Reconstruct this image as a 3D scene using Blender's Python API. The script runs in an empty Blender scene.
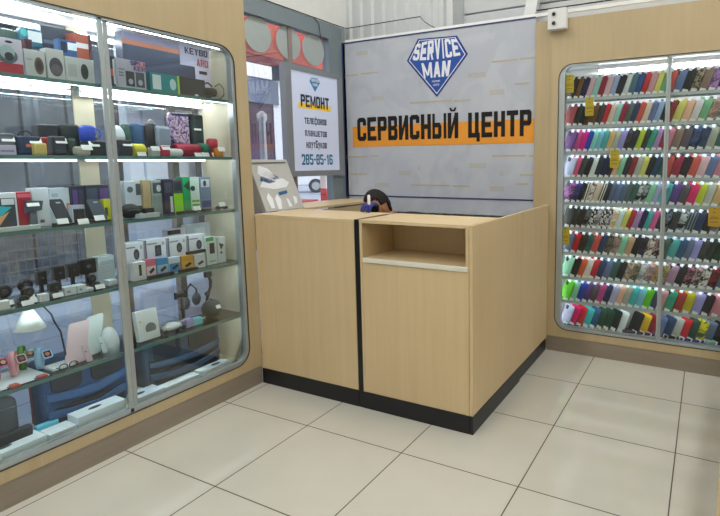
import bpy, bmesh, math, random
from mathutils import Vector, Matrix
C = bpy.context.scene.collection
PI = math.pi
random.seed(7)

# ------------------------------------------------------------------ camera
PITCH, ROLL, YAW, FOC, PX, PY, CH = 0.12009266, -0.00679301, -0.46623033, 512.461, 449.278, 224.591, 1.41
fwd = Vector((math.sin(YAW)*math.cos(PITCH), math.cos(YAW)*math.cos(PITCH), -math.sin(PITCH)))
rt = fwd.cross(Vector((0, 0, 1))).normalized()
up = rt.cross(fwd)
r2 = rt*math.cos(ROLL) + up*math.sin(ROLL)
u2 = up*math.cos(ROLL) - rt*math.sin(ROLL)
cd = bpy.data.cameras.new('camera')
cd.sensor_width = 36; cd.lens = FOC*36/720
cd.shift_x = (360-PX)/720; cd.shift_y = (PY-258)/720
cd.clip_start = 0.05; cd.clip_end = 200
cam = bpy.data.objects.new('camera', cd)
cam.matrix_world = Matrix(((r2.x, u2.x, -fwd.x, 0), (r2.y, u2.y, -fwd.y, 0), (r2.z, u2.z, -fwd.z, CH), (0, 0, 0, 1)))
C.objects.link(cam)
bpy.context.scene.camera = cam

# survey helpers: where a sight line meets a real plane of the room
def y_on(px, X, z):                      # along the left display case
    a = r2*FOC - fwd*(px-PX)
    return -(a.x*X + a.z*(z-CH))/a.y
def x_on(px, Y, z):                      # along the far display case
    a = r2*FOC - fwd*(px-PX)
    return -(a.y*Y + a.z*(z-CH))/a.x
def z_on(py, X, Y):
    a = -u2*FOC - fwd*(py-PY)
    return CH - (a.x*X + a.y*Y)/a.z

# ------------------------------------------------------------------ world, lights, exposure
w = bpy.data.worlds.new('sky'); bpy.context.scene.world = w
w.use_nodes = True
w.node_tree.nodes['Background'].inputs[0].default_value = (0.90, 0.94, 1.0, 1)
w.node_tree.nodes['Background'].inputs[1].default_value = 1.5
vs = bpy.context.scene.view_settings
vs.view_transform = 'Standard'; vs.look = 'None'; vs.gamma = 1; vs.use_curve_mapping = False
vs.exposure = -0.06
def area(name, loc, sx, sy, power, col=(1, 1, 1), rot=(0, 0, 0)):
    l = bpy.data.lights.new(name, 'AREA'); l.shape = 'RECTANGLE'; l.size = sx; l.size_y = sy
    l.energy = power; l.color = col
    o = bpy.data.objects.new(name, l); o.location = loc; o.rotation_euler = rot; C.objects.link(o)
    return o
for i, x in enumerate((-1.9, 0.4, 2.7)):
    area('ceiling_lamp_light', (x, 1.6, 3.93), 0.25, 6.6, 85, (1, 0.975, 0.93))
area('ceiling_lamp_light', (-0.3, -2.2, 3.93), 4.5, 0.25, 60, (1, 0.975, 0.93))
sl = bpy.data.lights.new('sun', 'SUN'); sl.energy = 3.2; sl.angle = 0.05; sl.color = (1, 0.97, 0.92)
so = bpy.data.objects.new('sun', sl); C.objects.link(so); so.location = (4, 0, 12)
so.rotation_euler = Vector((-0.55, 0.25, -1.0)).to_track_quat('-Z', 'Y').to_euler()
CASE_LED = 22.0

# ------------------------------------------------------------------ materials
MATS = {}
def lin(c):
    if isinstance(c, str):
        c = tuple(int(c[i:i+2], 16)/255 for i in (0, 2, 4))
    return tuple((x/12.92 if x <= 0.04045 else ((x+0.055)/1.055)**2.4) for x in c)
def new_mat(name):
    m = bpy.data.materials.new(name); m.use_nodes = True
    return m, m.node_tree, m.node_tree.nodes['Principled BSDF']
def mat(col, rough=0.5, metal=0.0, coat=0.0, var=0.06, emit=0):
    k = (col, rough, metal, coat, var, emit)
    if k in MATS: return MATS[k]
    m, nt, b = new_mat('paint_'+str(col))
    c = lin(col)
    n = nt.nodes.new('ShaderNodeTexNoise'); n.inputs['Scale'].default_value = 14
    tc = nt.nodes.new('ShaderNodeTexCoord'); nt.links.new(tc.outputs['Object'], n.inputs['Vector'])
    mx = nt.nodes.new('ShaderNodeMix'); mx.data_type = 'RGBA'
    mx.inputs['A'].default_value = (*[x*(1-var) for x in c], 1)
    mx.inputs['B'].default_value = (*[min(1, x*(1+var)) for x in c], 1)
    nt.links.new(n.outputs['Fac'], mx.inputs['Factor']); nt.links.new(mx.outputs['Result'], b.inputs['Base Color'])
    b.inputs['Roughness'].default_value = rough; b.inputs['Metallic'].default_value = metal
    b.inputs['Coat Weight'].default_value = coat
    if emit:
        b.inputs['Emission Color'].default_value = (*c, 1); b.inputs['Emission Strength'].default_value = emit
    MATS[k] = m; return m
def glass_mat(name, tint=(1, 1, 1), refl=0.06, rough=0.0, k=0.9):
    m = bpy.data.materials.new(name); m.use_nodes = True; nt = m.node_tree; nt.nodes.clear()
    o = nt.nodes.new('ShaderNodeOutputMaterial'); t = nt.nodes.new('ShaderNodeBsdfTransparent')
    g = nt.nodes.new('ShaderNodeBsdfGlossy'); mx = nt.nodes.new('ShaderNodeMixShader')
    f = nt.nodes.new('ShaderNodeFresnel'); f.inputs['IOR'].default_value = 1.45
    t.inputs[0].default_value = (*tint, 1); g.inputs['Roughness'].default_value = rough
    ma = nt.nodes.new('ShaderNodeMath'); ma.operation = 'MULTIPLY_ADD'; ma.inputs[1].default_value = k; ma.inputs[2].default_value = refl-0.04
    nt.links.new(f.outputs[0], ma.inputs[0]); nt.links.new(ma.outputs[0], mx.inputs[0])
    nt.links.new(t.outputs[0], mx.inputs[1]); nt.links.new(g.outputs[0], mx.inputs[2]); nt.links.new(mx.outputs[0], o.inputs[0])
    return m
def pattern_mat(kind, a, b2, scale=60):
    k = (kind, a, b2, scale)
    if k in MATS: return MATS[k]
    m, nt, b = new_mat('print_'+kind)
    tc = nt.nodes.new('ShaderNodeTexCoord')
    if kind == 'speckle' or kind == 'dots':
        n = nt.nodes.new('ShaderNodeTexVoronoi'); n.inputs['Scale'].default_value = scale; out = n.outputs['Distance']
    elif kind == 'stripe':
        n = nt.nodes.new('ShaderNodeTexWave'); n.inputs['Scale'].default_value = scale; out = n.outputs['Fac']
    else:
        n = nt.nodes.new('ShaderNodeTexNoise'); n.inputs['Scale'].default_value = scale; n.inputs['Detail'].default_value = 4; n.inputs['Distortion'].default_value = 1.5; out = n.outputs['Fac']
    nt.links.new(tc.outputs['Object'], n.inputs['Vector'])
    r = nt.nodes.new('ShaderNodeValToRGB'); r.color_ramp.elements[0].color = (*lin(a), 1); r.color_ramp.elements[1].color = (*lin(b2), 1)
    r.color_ramp.elements[0].position = 0.42; r.color_ramp.elements[1].position = 0.56
    nt.links.new(out, r.inputs[0]); nt.links.new(r.outputs[0], b.inputs['Base Color'])
    b.inputs['Roughness'].default_value = 0.4
    MATS[k] = m; return m
def wood_mat(name, a, b2, rough=0.45, scale=1.0, horiz=False):
    m, nt, b = new_mat(name)
    tc = nt.nodes.new('ShaderNodeTexCoord'); mp = nt.nodes.new('ShaderNodeMapping')
    s = (28, 28, 1.3) if not horiz else (1.6, 1.6, 28)
    mp.inputs['Scale'].default_value = tuple(x*scale for x in s)
    nt.links.new(tc.outputs['Object'], mp.inputs[0])
    n = nt.nodes.new('ShaderNodeTexNoise'); n.inputs['Scale'].default_value = 1.0; n.inputs['Detail'].default_value = 5; n.inputs['Roughness'].default_value = 0.65
    nt.links.new(mp.outputs[0], n.inputs['Vector'])
    n2 = nt.nodes.new('ShaderNodeTexNoise'); n2.inputs['Scale'].default_value = 1.6; nt.links.new(tc.outputs['Object'], n2.inputs['Vector'])
    ad = nt.nodes.new('ShaderNodeMath'); ad.operation = 'ADD'; nt.links.new(n.outputs['Fac'], ad.inputs[0]); nt.links.new(n2.outputs['Fac'], ad.inputs[1])
    r = nt.nodes.new('ShaderNodeMapRange'); r.inputs['From Min'].default_value = 0.7; r.inputs['From Max'].default_value = 1.3
    nt.links.new(ad.outputs[0], r.inputs['Value'])
    mx = nt.nodes.new('ShaderNodeMix'); mx.data_type = 'RGBA'
    mx.inputs['A'].default_value = (*lin(a), 1); mx.inputs['B'].default_value = (*lin(b2), 1)
    nt.links.new(r.outputs[0], mx.inputs['Factor']); nt.links.new(mx.outputs['Result'], b.inputs['Base Color'])
    b.inputs['Roughness'].default_value = rough
    return m
def tile_mat(name, a, b2, grout, ox, oy, sx, sy, gw=0.0028, rough=0.10):
    m, nt, b = new_mat(name)
    tc = nt.nodes.new('ShaderNodeTexCoord'); sp = nt.nodes.new('ShaderNodeSeparateXYZ')
    nt.links.new(tc.outputs['Object'], sp.inputs[0])
    def axis(out, off, size):
        s = nt.nodes.new('ShaderNodeMath'); s.operation = 'SUBTRACT'; s.inputs[1].default_value = off-size/2; nt.links.new(out, s.inputs[0])
        md = nt.nodes.new('ShaderNodeMath'); md.operation = 'FLOORED_MODULO'; md.inputs[1].default_value = size; nt.links.new(s.outputs[0], md.inputs[0])
        c = nt.nodes.new('ShaderNodeMath'); c.operation = 'SUBTRACT'; c.inputs[1].default_value = size/2; nt.links.new(md.outputs[0], c.inputs[0])
        ab = nt.nodes.new('ShaderNodeMath'); ab.operation = 'ABSOLUTE'; nt.links.new(c.outputs[0], ab.inputs[0])
        lt = nt.nodes.new('ShaderNodeMath'); lt.operation = 'LESS_THAN'; lt.inputs[1].default_value = gw; nt.links.new(ab.outputs[0], lt.inputs[0])
        return lt
    gx = axis(sp.outputs[0], ox, sx); gy = axis(sp.outputs[1], oy, sy)
    mxx = nt.nodes.new('ShaderNodeMath'); mxx.operation = 'MAXIMUM'; nt.links.new(gx.outputs[0], mxx.inputs[0]); nt.links.new(gy.outputs[0], mxx.inputs[1])
    n = nt.nodes.new('ShaderNodeTexNoise'); n.inputs['Scale'].default_value = 3.5; n.inputs['Detail'].default_value = 6; nt.links.new(tc.outputs['Object'], n.inputs['Vector'])
    m1 = nt.nodes.new('ShaderNodeMix'); m1.data_type = 'RGBA'; m1.inputs['A'].default_value = (*lin(a), 1); m1.inputs['B'].default_value = (*lin(b2), 1)
    nt.links.new(n.outputs['Fac'], m1.inputs['Factor'])
    m2 = nt.nodes.new('ShaderNodeMix'); m2.data_type = 'RGBA'; m2.inputs['B'].default_value = (*lin(grout), 1)
    nt.links.new(m1.outputs['Result'], m2.inputs['A']); nt.links.new(mxx.outputs[0], m2.inputs['Factor'])
    nt.links.new(m2.outputs['Result'], b.inputs['Base Color'])
    rr = nt.nodes.new('ShaderNodeMapRange'); rr.inputs['To Min'].default_value = rough; rr.inputs['To Max'].default_value = 0.7
    nt.links.new(mxx.outputs[0], rr.inputs['Value']); nt.links.new(rr.outputs[0], b.inputs['Roughness'])
    return m

WOOD = wood_mat('birch_laminate', 'AE9C7A', 'BAA986')
WOODH = wood_mat('birch_laminate_flat', 'B2A07F', 'BEAD8B', horiz=True)
WOODIN = wood_mat('pale_laminate', 'D9CFB4', 'E2D9C0')
CWOOD = wood_mat('counter_birch', 'C6AF86', 'D1BB93')
CWOODH = wood_mat('counter_birch_flat', 'C8B189', 'D4BF98', horiz=True)
PLINTH = wood_mat('taupe_plinth', '82786A', '91877A', 0.5, horiz=True)
BLACK = mat('0B0E16', 0.35)
ALU = mat('AEB8BB', 0.34, 0.55)
ALUD = mat('6C7376', 0.4, 0.6)
WHITE = mat('EDEFF0', 0.45)
GLASS = glass_mat('case_glass', (0.97, 1.0, 0.99), 0.03)
SHELFGLASS = glass_mat('shelf_glass', (0.88, 0.95, 0.94), 0.10)
BACKGLASS = glass_mat('back_glass', (0.92, 0.95, 0.97), 0.10)
WINGLASS = glass_mat('window_glass', (0.95, 0.96, 0.98), 0.045, k=0.3)
SHELFEDGE = mat('5F8583', 0.2, 0.0, 0.5)
LED = mat('FFFFFF', 0.5, emit=CASE_LED, var=0)
TAG = mat('F4F5F4', 0.5)

# ------------------------------------------------------------------ mesh helpers
def link(name, bm, m=None, parent=None, smooth=False, loc=None, bevel=0, seg=2, autos=True):
    me = bpy.data.meshes.new(name)
    bmesh.ops.recalc_face_normals(bm, faces=bm.faces[:])
    bm.to_mesh(me); bm.free()
    o = bpy.data.objects.new(name, me); C.objects.link(o)
    if m:
        for q in (m if isinstance(m, (list, tuple)) else [m]): me.materials.append(q)
    if smooth:
        for p in me.polygons: p.use_smooth = True
    if parent: o.parent = parent
    if loc is not None: o.location = loc
    if bevel:
        md = o.modifiers.new('bevel', 'BEVEL'); md.width = bevel; md.segments = seg; md.limit_method = 'ANGLE'
    return o
def tag(o, label=None, cat=None, group=None, kind=None):
    if label: o['label'] = label
    if cat: o['category'] = cat
    if group: o['group'] = group
    if kind: o['kind'] = kind
    return o
def empty(name, loc, rz=0, label=None, cat=None, group=None, kind=None):
    o = bpy.data.objects.new(name, None); C.objects.link(o); o.empty_display_size = 0.05
    o.location = loc; o.rotation_euler = (0, 0, rz)
    return tag(o, label, cat, group, kind)
def box(bm, x0, x1, y0, y1, z0, z1, mi=0, M=None):
    vs_ = [Vector(p) for p in ((x0, y0, z0), (x1, y0, z0), (x1, y1, z0), (x0, y1, z0), (x0, y0, z1), (x1, y0, z1), (x1, y1, z1), (x0, y1, z1))]
    if M is not None: vs_ = [M @ v for v in vs_]
    v = [bm.verts.new(p) for p in vs_]
    for f in ((0, 3, 2, 1), (4, 5, 6, 7), (0, 1, 5, 4), (1, 2, 6, 5), (2, 3, 7, 6), (3, 0, 4, 7)):
        fc = bm.faces.new([v[i] for i in f]); fc.material_index = mi
    return bm
def B(*a, **k): return box(bmesh.new(), *a, **k)
def lathe(bm, prof, n=24, M=None, mi=0):
    rings = []
    for r, z in prof:
        ring = []
        for i in range(n):
            a = 2*PI*i/n; p = Vector((max(r, 1e-5)*math.cos(a), max(r, 1e-5)*math.sin(a), z))
            ring.append(bm.verts.new(M @ p if M is not None else p))
        rings.append(ring)
    for a, b in zip(rings, rings[1:]):
        for i in range(n):
            f = bm.faces.new((a[i], a[(i+1) % n], b[(i+1) % n], b[i])); f.material_index = mi; f.smooth = True
    for ring, rev in ((rings[0], True), (rings[-1], False)):
        f = bm.faces.new(ring[::-1] if rev else ring); f.material_index = mi
    return bm
def tube(bm, pts, r, n=8, mi=0):
    pts = [Vector(p) for p in pts]; rings = []
    rr = r if isinstance(r, (list, tuple)) else [r]*len(pts)
    for i, p in enumerate(pts):
        d = (pts[min(i+1, len(pts)-1)]-pts[max(i-1, 0)]).normalized()
        a = d.cross(Vector((0, 0, 1)) if abs(d.z) < 0.9 else Vector((1, 0, 0))).normalized(); b = d.cross(a)
        rings.append([bm.verts.new(p+(a*math.cos(2*PI*k/n)+b*math.sin(2*PI*k/n))*rr[i]) for k in range(n)])
    for a, b in zip(rings, rings[1:]):
        for k in range(n):
            f = bm.faces.new((a[k], a[(k+1) % n], b[(k+1) % n], b[k])); f.smooth = True; f.material_index = mi
    bm.faces.new(rings[0][::-1]); bm.faces.new(rings[-1])
    return bm
def prism(bm, poly, t0, t1, f, mi=0):
    """poly of 2-D points, extruded between t0 and t1; f(u, v, t) -> Vector"""
    a = [bm.verts.new(f(u, v, t0)) for u, v in poly]; b = [bm.verts.new(f(u, v, t1)) for u, v in poly]
    n = len(poly)
    bm.faces.new(a[::-1]).material_index = mi; bm.faces.new(b).material_index = mi
    for i in range(n):
        bm.faces.new((a[i], a[(i+1) % n], b[(i+1) % n], b[i])).material_index = mi
    return bm
def rrect(u0, v0, u1, v1, r, n=5):
    P = []
    for cx, cy, a0 in ((u1-r, v1-r, 0), (u0+r, v1-r, 90), (u0+r, v0+r, 180), (u1-r, v0+r, 270)):
        for k in range(n+1):
            a = math.radians(a0+90*k/n); P.append((cx+r*math.cos(a), cy+r*math.sin(a)))
    return P
def ellipsoid(bm, c, r, n=20, m=12, M=None, mi=0):
    prof = [(math.sin(PI*k/m), -math.cos(PI*k/m)) for k in range(m+1)]
    T = Matrix.Translation(c) @ Matrix.Diagonal((*r, 1))
    if M is not None: T = M @ T
    return lathe(bm, prof, n, T, mi)
def ring_frame(bm, outer, inner, t0, t1, f, mi=0):
    n = len(inner)
    A = [[bm.verts.new(f(*p, t)) for p in outer] for t in (t0, t1)]
    I = [[bm.verts.new(f(*p, t)) for p in inner] for t in (t0, t1)]
    for i in range(n):
        j = (i+1) % n
        for q in ((A[0][i], A[0][j], I[0][j], I[0][i]), (A[1][j], A[1][i], I[1][i], I[1][j]),
                  (I[0][i], I[0][j], I[1][j], I[1][i]), (A[0][j], A[0][i], A[1][i], A[1][j])):
            try: bm.faces.new(q).material_index = mi
            except ValueError: pass
    bmesh.ops.remove_doubles(bm, verts=bm.verts[:], dist=1e-5)
    return bm
def text(name, s, m, parent, u0, v0, u1, v1, f, depth=0.0015, weight=0.0, shear=0.0, fit=True):
    """lettering fitted to the rectangle u0..u1 x v0..v1 of a surface given by f(u, v, t)"""
    cu = bpy.data.curves.new('lettering', 'FONT'); cu.body = s; cu.size = 1; cu.offset = weight; cu.shear = shear; cu.resolution_u = 3
    cu.align_x = 'CENTER'
    t = bpy.data.objects.new('lettering', cu); C.objects.link(t)
    dg = bpy.context.evaluated_depsgraph_get(); dg.update()
    me = bpy.data.meshes.new_from_object(t.evaluated_get(dg))
    bpy.data.objects.remove(t); bpy.data.curves.remove(cu)
    xs = [v.co.x for v in me.vertices]; ys = [v.co.y for v in me.vertices]
    a, b, c, d = min(xs), max(xs), min(ys), max(ys)
    me.transform(Matrix.Identity(4))
    for v in me.vertices:
        v.co = f(u0+(v.co.x-a)/(b-a)*(u1-u0), v0+(v.co.y-c)/(d-c)*(v1-v0), depth)
    me.name = name
    me.materials.clear(); me.materials.append(m)
    o = bpy.data.objects.new(name, me); C.objects.link(o); o.parent = parent
    return o
def struct(name, bm, m, **k):
    return tag(link(name, bm, m, **k), kind='structure')

# heavy condensed block letters: strokes on a 1 x 1 cell
def _r(a, b, c, d): return [(a, b), (c, b), (c, d), (a, d)]
W_, H_ = 0.30, 0.15
def _glyph(ch, W_=0.30, H_=0.15):
    L, R_, T_, Bt = _r(0, 0, W_, 1), _r(1-W_, 0, 1, 1), _r(0, 1-H_, 1, 1), _r(0, 0, 1, H_)
    c = 0.10
    Lc = [(0, c), (W_*.6, 0), (W_, 0), (W_, 1), (W_*.6, 1), (0, 1-c)]; Rc = [(1-x, y) for x, y in Lc]
    Tc = [(W_*.6, 1-H_), (1-W_*.6, 1-H_), (1-W_*.6, 1), (W_*.6, 1)]; Bc = [(x, 1-y) for x, y in Tc]
    cut = lambda a, b: [(1-W_, a), (1, a), (1, b), (1-W_*.6, b+(c if b > .5 else 0)), (1-W_, b+(c if b > .5 else 0))]
    G = {'С': [Lc, Tc, Bc, [(1-W_, .66), (1, .66), (1, 1-c), (1-W_*.6, 1), (1-W_, 1)], [(1-W_, .34), (1, .34), (1, c), (1-W_*.6, 0), (1-W_, 0)]],
      'Е': [L, T_, Bt, _r(0, .5-H_/2, .88, .5+H_/2)], 'Р': [L, _r(0, 1-H_, .85, 1), _r(0, .40, .85, .40+H_), [(1-W_, .40), (.85, .40), (1, .5), (1, .9), (.85, 1), (1-W_, 1)]],
      'В': [L, _r(0, 1-H_, .82, 1), _r(0, 0, .82, H_), _r(0, .5-H_/2, .85, .5+H_/2), [(1-W_, .48), (.84, .48), (.98, .58), (.98, .9), (.84, 1), (1-W_, 1)], [(1-W_, 0), (.85, 0), (1, .1), (1, .42), (.85, .52), (1-W_, .52)]],
      'И': [L, R_, [(0.1, .05), (.34, .05), (.9, .95), (.66, .95)]], 'Н': [L, R_, _r(0, .5-H_/2, 1, .5+H_/2)],
      'Ы': [_r(0, 0, W_*.72, 1), _r(1-W_*.72, 0, 1, 1), _r(0, 0, .56, H_), _r(0, .45, .56, .45+H_), [(.42, 0), (.56, 0), (.66, .1), (.66, .5), (.56, .6), (.42, .6)]],
      'Ц': [_r(0, 0, W_, 1), _r(1-W_-.1, 0, .9, 1), _r(0, 0, .9, H_), _r(.72, -.16, 1, H_)], 'Т': [T_, _r(.5-W_/2, 0, .5+W_/2, 1)],
      'М': [_r(0, 0, W_*.75, 1), _r(1-W_*.75, 0, 1, 1), [(0, 1), (W_*.8, 1), (.6, .15), (.4, .15)], [(1, 1), (1-W_*.8, 1), (.4, .15), (.6, .15)]],
      'О': [Lc, Rc, Tc, Bc], 'S': [Tc, Bc, [(0, .5), (0, 1-c), (W_*.6, 1), (W_, 1), (W_, .5)], _r(W_*.3, .5-H_/2, 1-W_*.3, .5+H_/2), [(1-W_, .5), (1, .5), (1, c), (1-W_*.6, 0), (1-W_, 0)], [(1-W_, .7), (1, .7), (1, 1-c), (1-W_*.6, 1), (1-W_, 1)], [(W_, .3), (0, .3), (0, c), (W_*.6, 0), (W_, 0)]],
      'V': [[(0, 1), (W_, 1), (.62, 0), (.38, 0)], [(1, 1), (1-W_, 1), (.38, 0), (.62, 0)]], 'I': [_r(.25, 0, .75, 1)],
      'A': [[(0, 0), (W_*.9, 0), (.65, 1), (.35, 1)], [(1, 0), (1-W_*.9, 0), (.35, 1), (.65, 1)], _r(.2, .2, .8, .2+H_)],
      'N': [L, R_, [(.1, .95), (.36, .95), (.9, .05), (.64, .05)]], 'L': [L, Bt], 'U': [Lc, Rc, Bc, L[:0] or _r(0, c, W_, 1), _r(1-W_, c, 1, 1)],
      'K': [L, [(W_*.8, .5), (.75, 1), (1, 1), (W_*1.2, .42)], [(W_*.8, .5), (.78, 0), (1, 0), (.55, .62)]],
      'Y': [_r(.5-W_/2, 0, .5+W_/2, .5), [(0, 1), (W_, 1), (.62, .4), (.4, .4)], [(1, 1), (1-W_, 1), (.38, .4), (.6, .4)]],
      'D': [L, _r(0, 1-H_, .8, 1), _r(0, 0, .8, H_), Rc], '-': [_r(.05, .42, .95, .58)],
      '2': [Tc, [(1-W_, .5), (1, .5), (1, 1-c), (1-W_*.6, 1), (1-W_, 1)], [(W_, .7), (0, .7), (0, 1-c), (W_*.6, 1), (W_, 1)], Bt, [(0, 0), (W_*1.1, 0), (1, .52), (1-W_, .55)]],
      '8': [Lc, Rc, Tc, Bc, _r(W_*.5, .46, 1-W_*.5, .58)], '6': [Lc, Tc, Bc, _r(W_*.5, .48, .85, .60), [(1-W_, .6), (.85, .6), (1, .5), (1, c), (1-W_*.6, 0), (1-W_, 0)], [(1-W_, .74), (1, .74), (1, 1-c), (1-W_*.6, 1), (1-W_, 1)]],
      '5': [T_, _r(0, .48, W_, 1), _r(0, .48, .85, .60), [(1-W_, .6), (.85, .6), (1, .5), (1, c), (1-W_*.6, 0), (1-W_, 0)], Bc, [(W_, .26), (0, .26), (0, c), (W_*.6, 0), (W_, 0)]],
      '1': [_r(.45, 0, .45+W_, 1), [(.15, .75), (.5, 1), (.5, .8), (.15, .6)]]}
    for a_, b_ in (('C', 'С'), ('E', 'Е'), ('P', 'Р'), ('M', 'М'), ('B', 'В'), ('O', 'О'), ('H', 'Н'), ('T', 'Т')): G[a_] = G[b_]
    lo_ = .74
    def low(g): return [[(a, b*lo_) for a, b in p] for p in g]
    o_, n_ = G['О'], [L, T_, R_]
    G.update({'т': low(G['Т']), 'е': low(G['Е']), 'о': low(o_), 'н': low(G['Н']), 'в': low(G['В']), 'п': low(n_), 'у': low([[(0, 1), (W_, 1), (.62, .3), (.42, .3)], [(1, 1), (1-W_, 1), (.1, -.25), (.1+W_, -.25)]]),
      'л': low([T_[:0] or _r(.25, 1-H_, 1, 1), R_, [(.25, 1), (.25+W_*.8, 1), (W_*.8, 0), (0, 0)]]), 'а': low([Rc, Tc, [(W_*.8, H_), (W_*.8, .6), (0, .5), (0, c)], Bc, _r(.1, .48, .9, .48+H_*.9)]),
      'ш': low([_r(0, 0, W_*.7, 1), _r(.5-W_*.35, 0, .5+W_*.35, 1), _r(1-W_*.7, 0, 1, 1), Bt]), 'ф': low([_r(.5-W_*.35, -.25, .5+W_*.35, 1.3), _r(.15, 1-H_, .85, 1), _r(.15, 0, .85, H_), _r(0, .1, W_*.65, .9), _r(1-W_*.65, .1, 1, .9)]),
      'б': G['6'], 'к': low(G['K'])})
    G['R'] = G['P'][:-1] + [[(1-W_, .40), (.85, .40), (1, .5), (1, .9), (.85, 1), (1-W_, 1)], [(.45, .45), (.72, .45), (1, 0), (.7, 0)]]
    G['Й'] = G['И'] + [[(.15, 1.2), (.35, 1.2), (.42, 1.12), (.58, 1.12), (.65, 1.2), (.85, 1.2), (.7, 1.05), (.3, 1.05)]]
    return G[ch]
NARROW = {'I': .45, '-': .6, 'Ы': 1.35, 'М': 1.25, 'M': 1.25, 'Ц': 1.1, '1': .8, 'ф': 1.5, 'ш': 1.5, 'л': 1.1}
def letters(name, s, m, parent, u0, v0, u1, v1, f, depth=0.003, skew=None, gap=0.14):
    bm = bmesh.new(); ws = [NARROW.get(c, 1.0) if c != ' ' else .6 for c in s]
    tot = sum(ws)+gap*(len(s)-1); k = (u1-u0)/tot; x = 0
    for i, c in enumerate(s):
        if c != ' ':
            for j_, poly in enumerate(_glyph(c, 0.35/ws[i], 0.19)):
                q = []
                for a, b in poly:
                    U = u0+(x+a*ws[i])*k; vv = v0+b*(v1-v0)
                    if skew: U, vv = skew(U, vv)
                    q.append(f(U, vv, depth+0.00003*i+0.00025*j_))
                vs_ = [bm.verts.new(p) for p in q]
                bm.faces.new(vs_)
        x += ws[i]+gap
    return link(name, bm, m, parent)

# ------------------------------------------------------------------ setting
FLOOR = tile_mat('floor_tile', 'B6B5AB', 'C2C1B7', '4A4138', -0.677, 1.414, 0.6, 0.585)
PAVE = tile_mat('outside_tile', '8E9AAE', '9DA8BA', '626C80', 0.0, 0.0, 0.6, 0.6, 0.006, 0.45)
struct('floor', B(-2.95, 5.0, -4.0, 4.08, -0.05, 0), FLOOR)
struct('ceiling', B(-3.1, 5.0, -4.0, 4.1, 4.0, 4.1), mat('DCDCD8', 0.8))
struct('wall_right', B(5.0, 5.1, -4.0, 4.1, 0, 4.0), mat('C9C6BE', 0.8))
struct('wall_front', B(-3.1, 5.1, -4.1, -4.0, 0, 4.0), mat('C9C6BE', 0.8))
# ribbed metal sheet of the far wall
bm = bmesh.new()
RX0, RX1, RY = -2.95, 5.0, 3.82
x = RX0; pts = []
while x < RX1:
    pts += [(x, 0), (x+0.035, 0), (x+0.05, -0.022), (x+0.085, -0.022), (x+0.10, 0)]
    x += 0.115
pts = [(min(a, RX1), b) for a, b in pts if a <= -1.86] 
lo = [bm.verts.new((a, RY+b-0.02, 0)) for a, b in pts]; hi = [bm.verts.new((a, RY+b-0.02, 4.0)) for a, b in pts]
for i in range(len(pts)-1): bm.faces.new((lo[i], lo[i+1], hi[i+1], hi[i]))
struct('wall_back', bm, mat('C8CDD0', 0.45, 0.15))
# smooth sandwich panels of the far wall, right of the ribbed sheet
bm = bmesh.new()
for k in range(4):
    box(bm, -1.87, 5.0, 3.98, 4.08, k*1.0+0.62-1 if k else 0, k*1.0+0.61 if k < 3 else 4.0)
struct('wall_back_panels', bm, mat('C3C8CC', 0.5), bevel=0.006)
struct('trim_1', B(-1.90, -1.855, RY-0.05, 4.08, 0, 4.0), mat('C9CED0', 0.5))
# left wall: white bulkhead above the window, pier beside it
GREYF = mat('7F8C93', 0.5, 0.3)
struct('wall_left', B(-3.1, -2.90, -4.0, 3.95, 2.57, 4.0), mat('D4D6D4', 0.7))
struct('wall_left_end', B(-3.1, -2.93, -4.0, 0.2, 0, 2.57), mat('C9C6BE', 0.8))
win = empty('window_1', (-2.93, 1.95, 0), kind='structure')
bm = bmesh.new()
box(bm, -0.04, 0.035, -1.75, 1.82, 2.45, 2.57)
box(bm, -0.04, 0.035, -1.75, 1.82, 0.0, 0.07)
box(bm, -0.04, 0.035, 1.58, 1.82, 0.07, 2.45)
link('window_frame', bm, GREYF, win)
for yy in (-0.95, -0.22, 0.12, 1.14):
    link('mullion', B(-0.03, 0.02, yy-0.02, yy+0.02, 0.07, 2.45), mat('8C7F7C', 0.5), win)
link('window_pane', B(-0.006, 0.0, -1.75, 1.60, 0.07, 2.45), WINGLASS, win)
struct('trim_2', B(-2.93, -2.865, 3.70, 3.74, 0, 2.57), mat('9DA5A8', 0.5, 0.3))

# inclined white steel brace against the far wall
br = link('steel_brace', bmesh.new(), mat('D9DDDE', 0.4, 0.2))
bm = bmesh.new()
prism(bm, [(-1.36, 2.30), (-1.27, 2.30), (-0.93, 4.0), (-1.02, 4.0)], 3.90, 3.96, lambda u, v, t: Vector((u, t, v)))
bm.to_mesh(br.data); bm.free()
tag(br, 'inclined white steel brace rising behind the banner top at the far wall', 'beam')
# rail, that the banner hangs from
rail = tag(link('ceiling_rail', B(-2.90, 0.6, 3.705, 3.725, 2.445, 2.468), WHITE), 'long white horizontal rail above the banner and the far case', 'rail')
bm = bmesh.new(); tube(bm, [(-2.895, 2.62, 2.575), (-2.89, 3.74, 2.58), (-2.87, 3.755, 2.58), (-2.2, 3.755, 2.585), (-2.14, 3.755, 2.585)], 0.004)
tube(bm, [(-2.895, 3.35, 2.577), (-2.885, 3.40, 2.54), (-2.885, 3.42, 2.40)], 0.003)
tube(bm, [(-2.14, 3.755, 2.585), (-2.10, 3.75, 2.54), (-2.04, 3.745, 2.50), (-2.0, 3.74, 2.48)], 0.003)
tag(link('cable', bm, mat('25262A', 0.6)), 'thin black cable clipped above the window and ribbed wall', 'cable')
bm = bmesh.new(); tube(bm, [(-1.15, 3.70, 2.486), (-0.6, 3.70, 2.486), (0.5, 3.70, 2.49)], 0.005)
tube(bm, [(-0.93, 3.70, 2.486), (-0.95, 3.685, 2.47), (-0.97, 3.66, 2.43)], 0.005)
tag(link('cable', bm, mat('2A2C33', 0.6)), 'black cable lying along the rail above the phone case display', 'cable')
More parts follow.
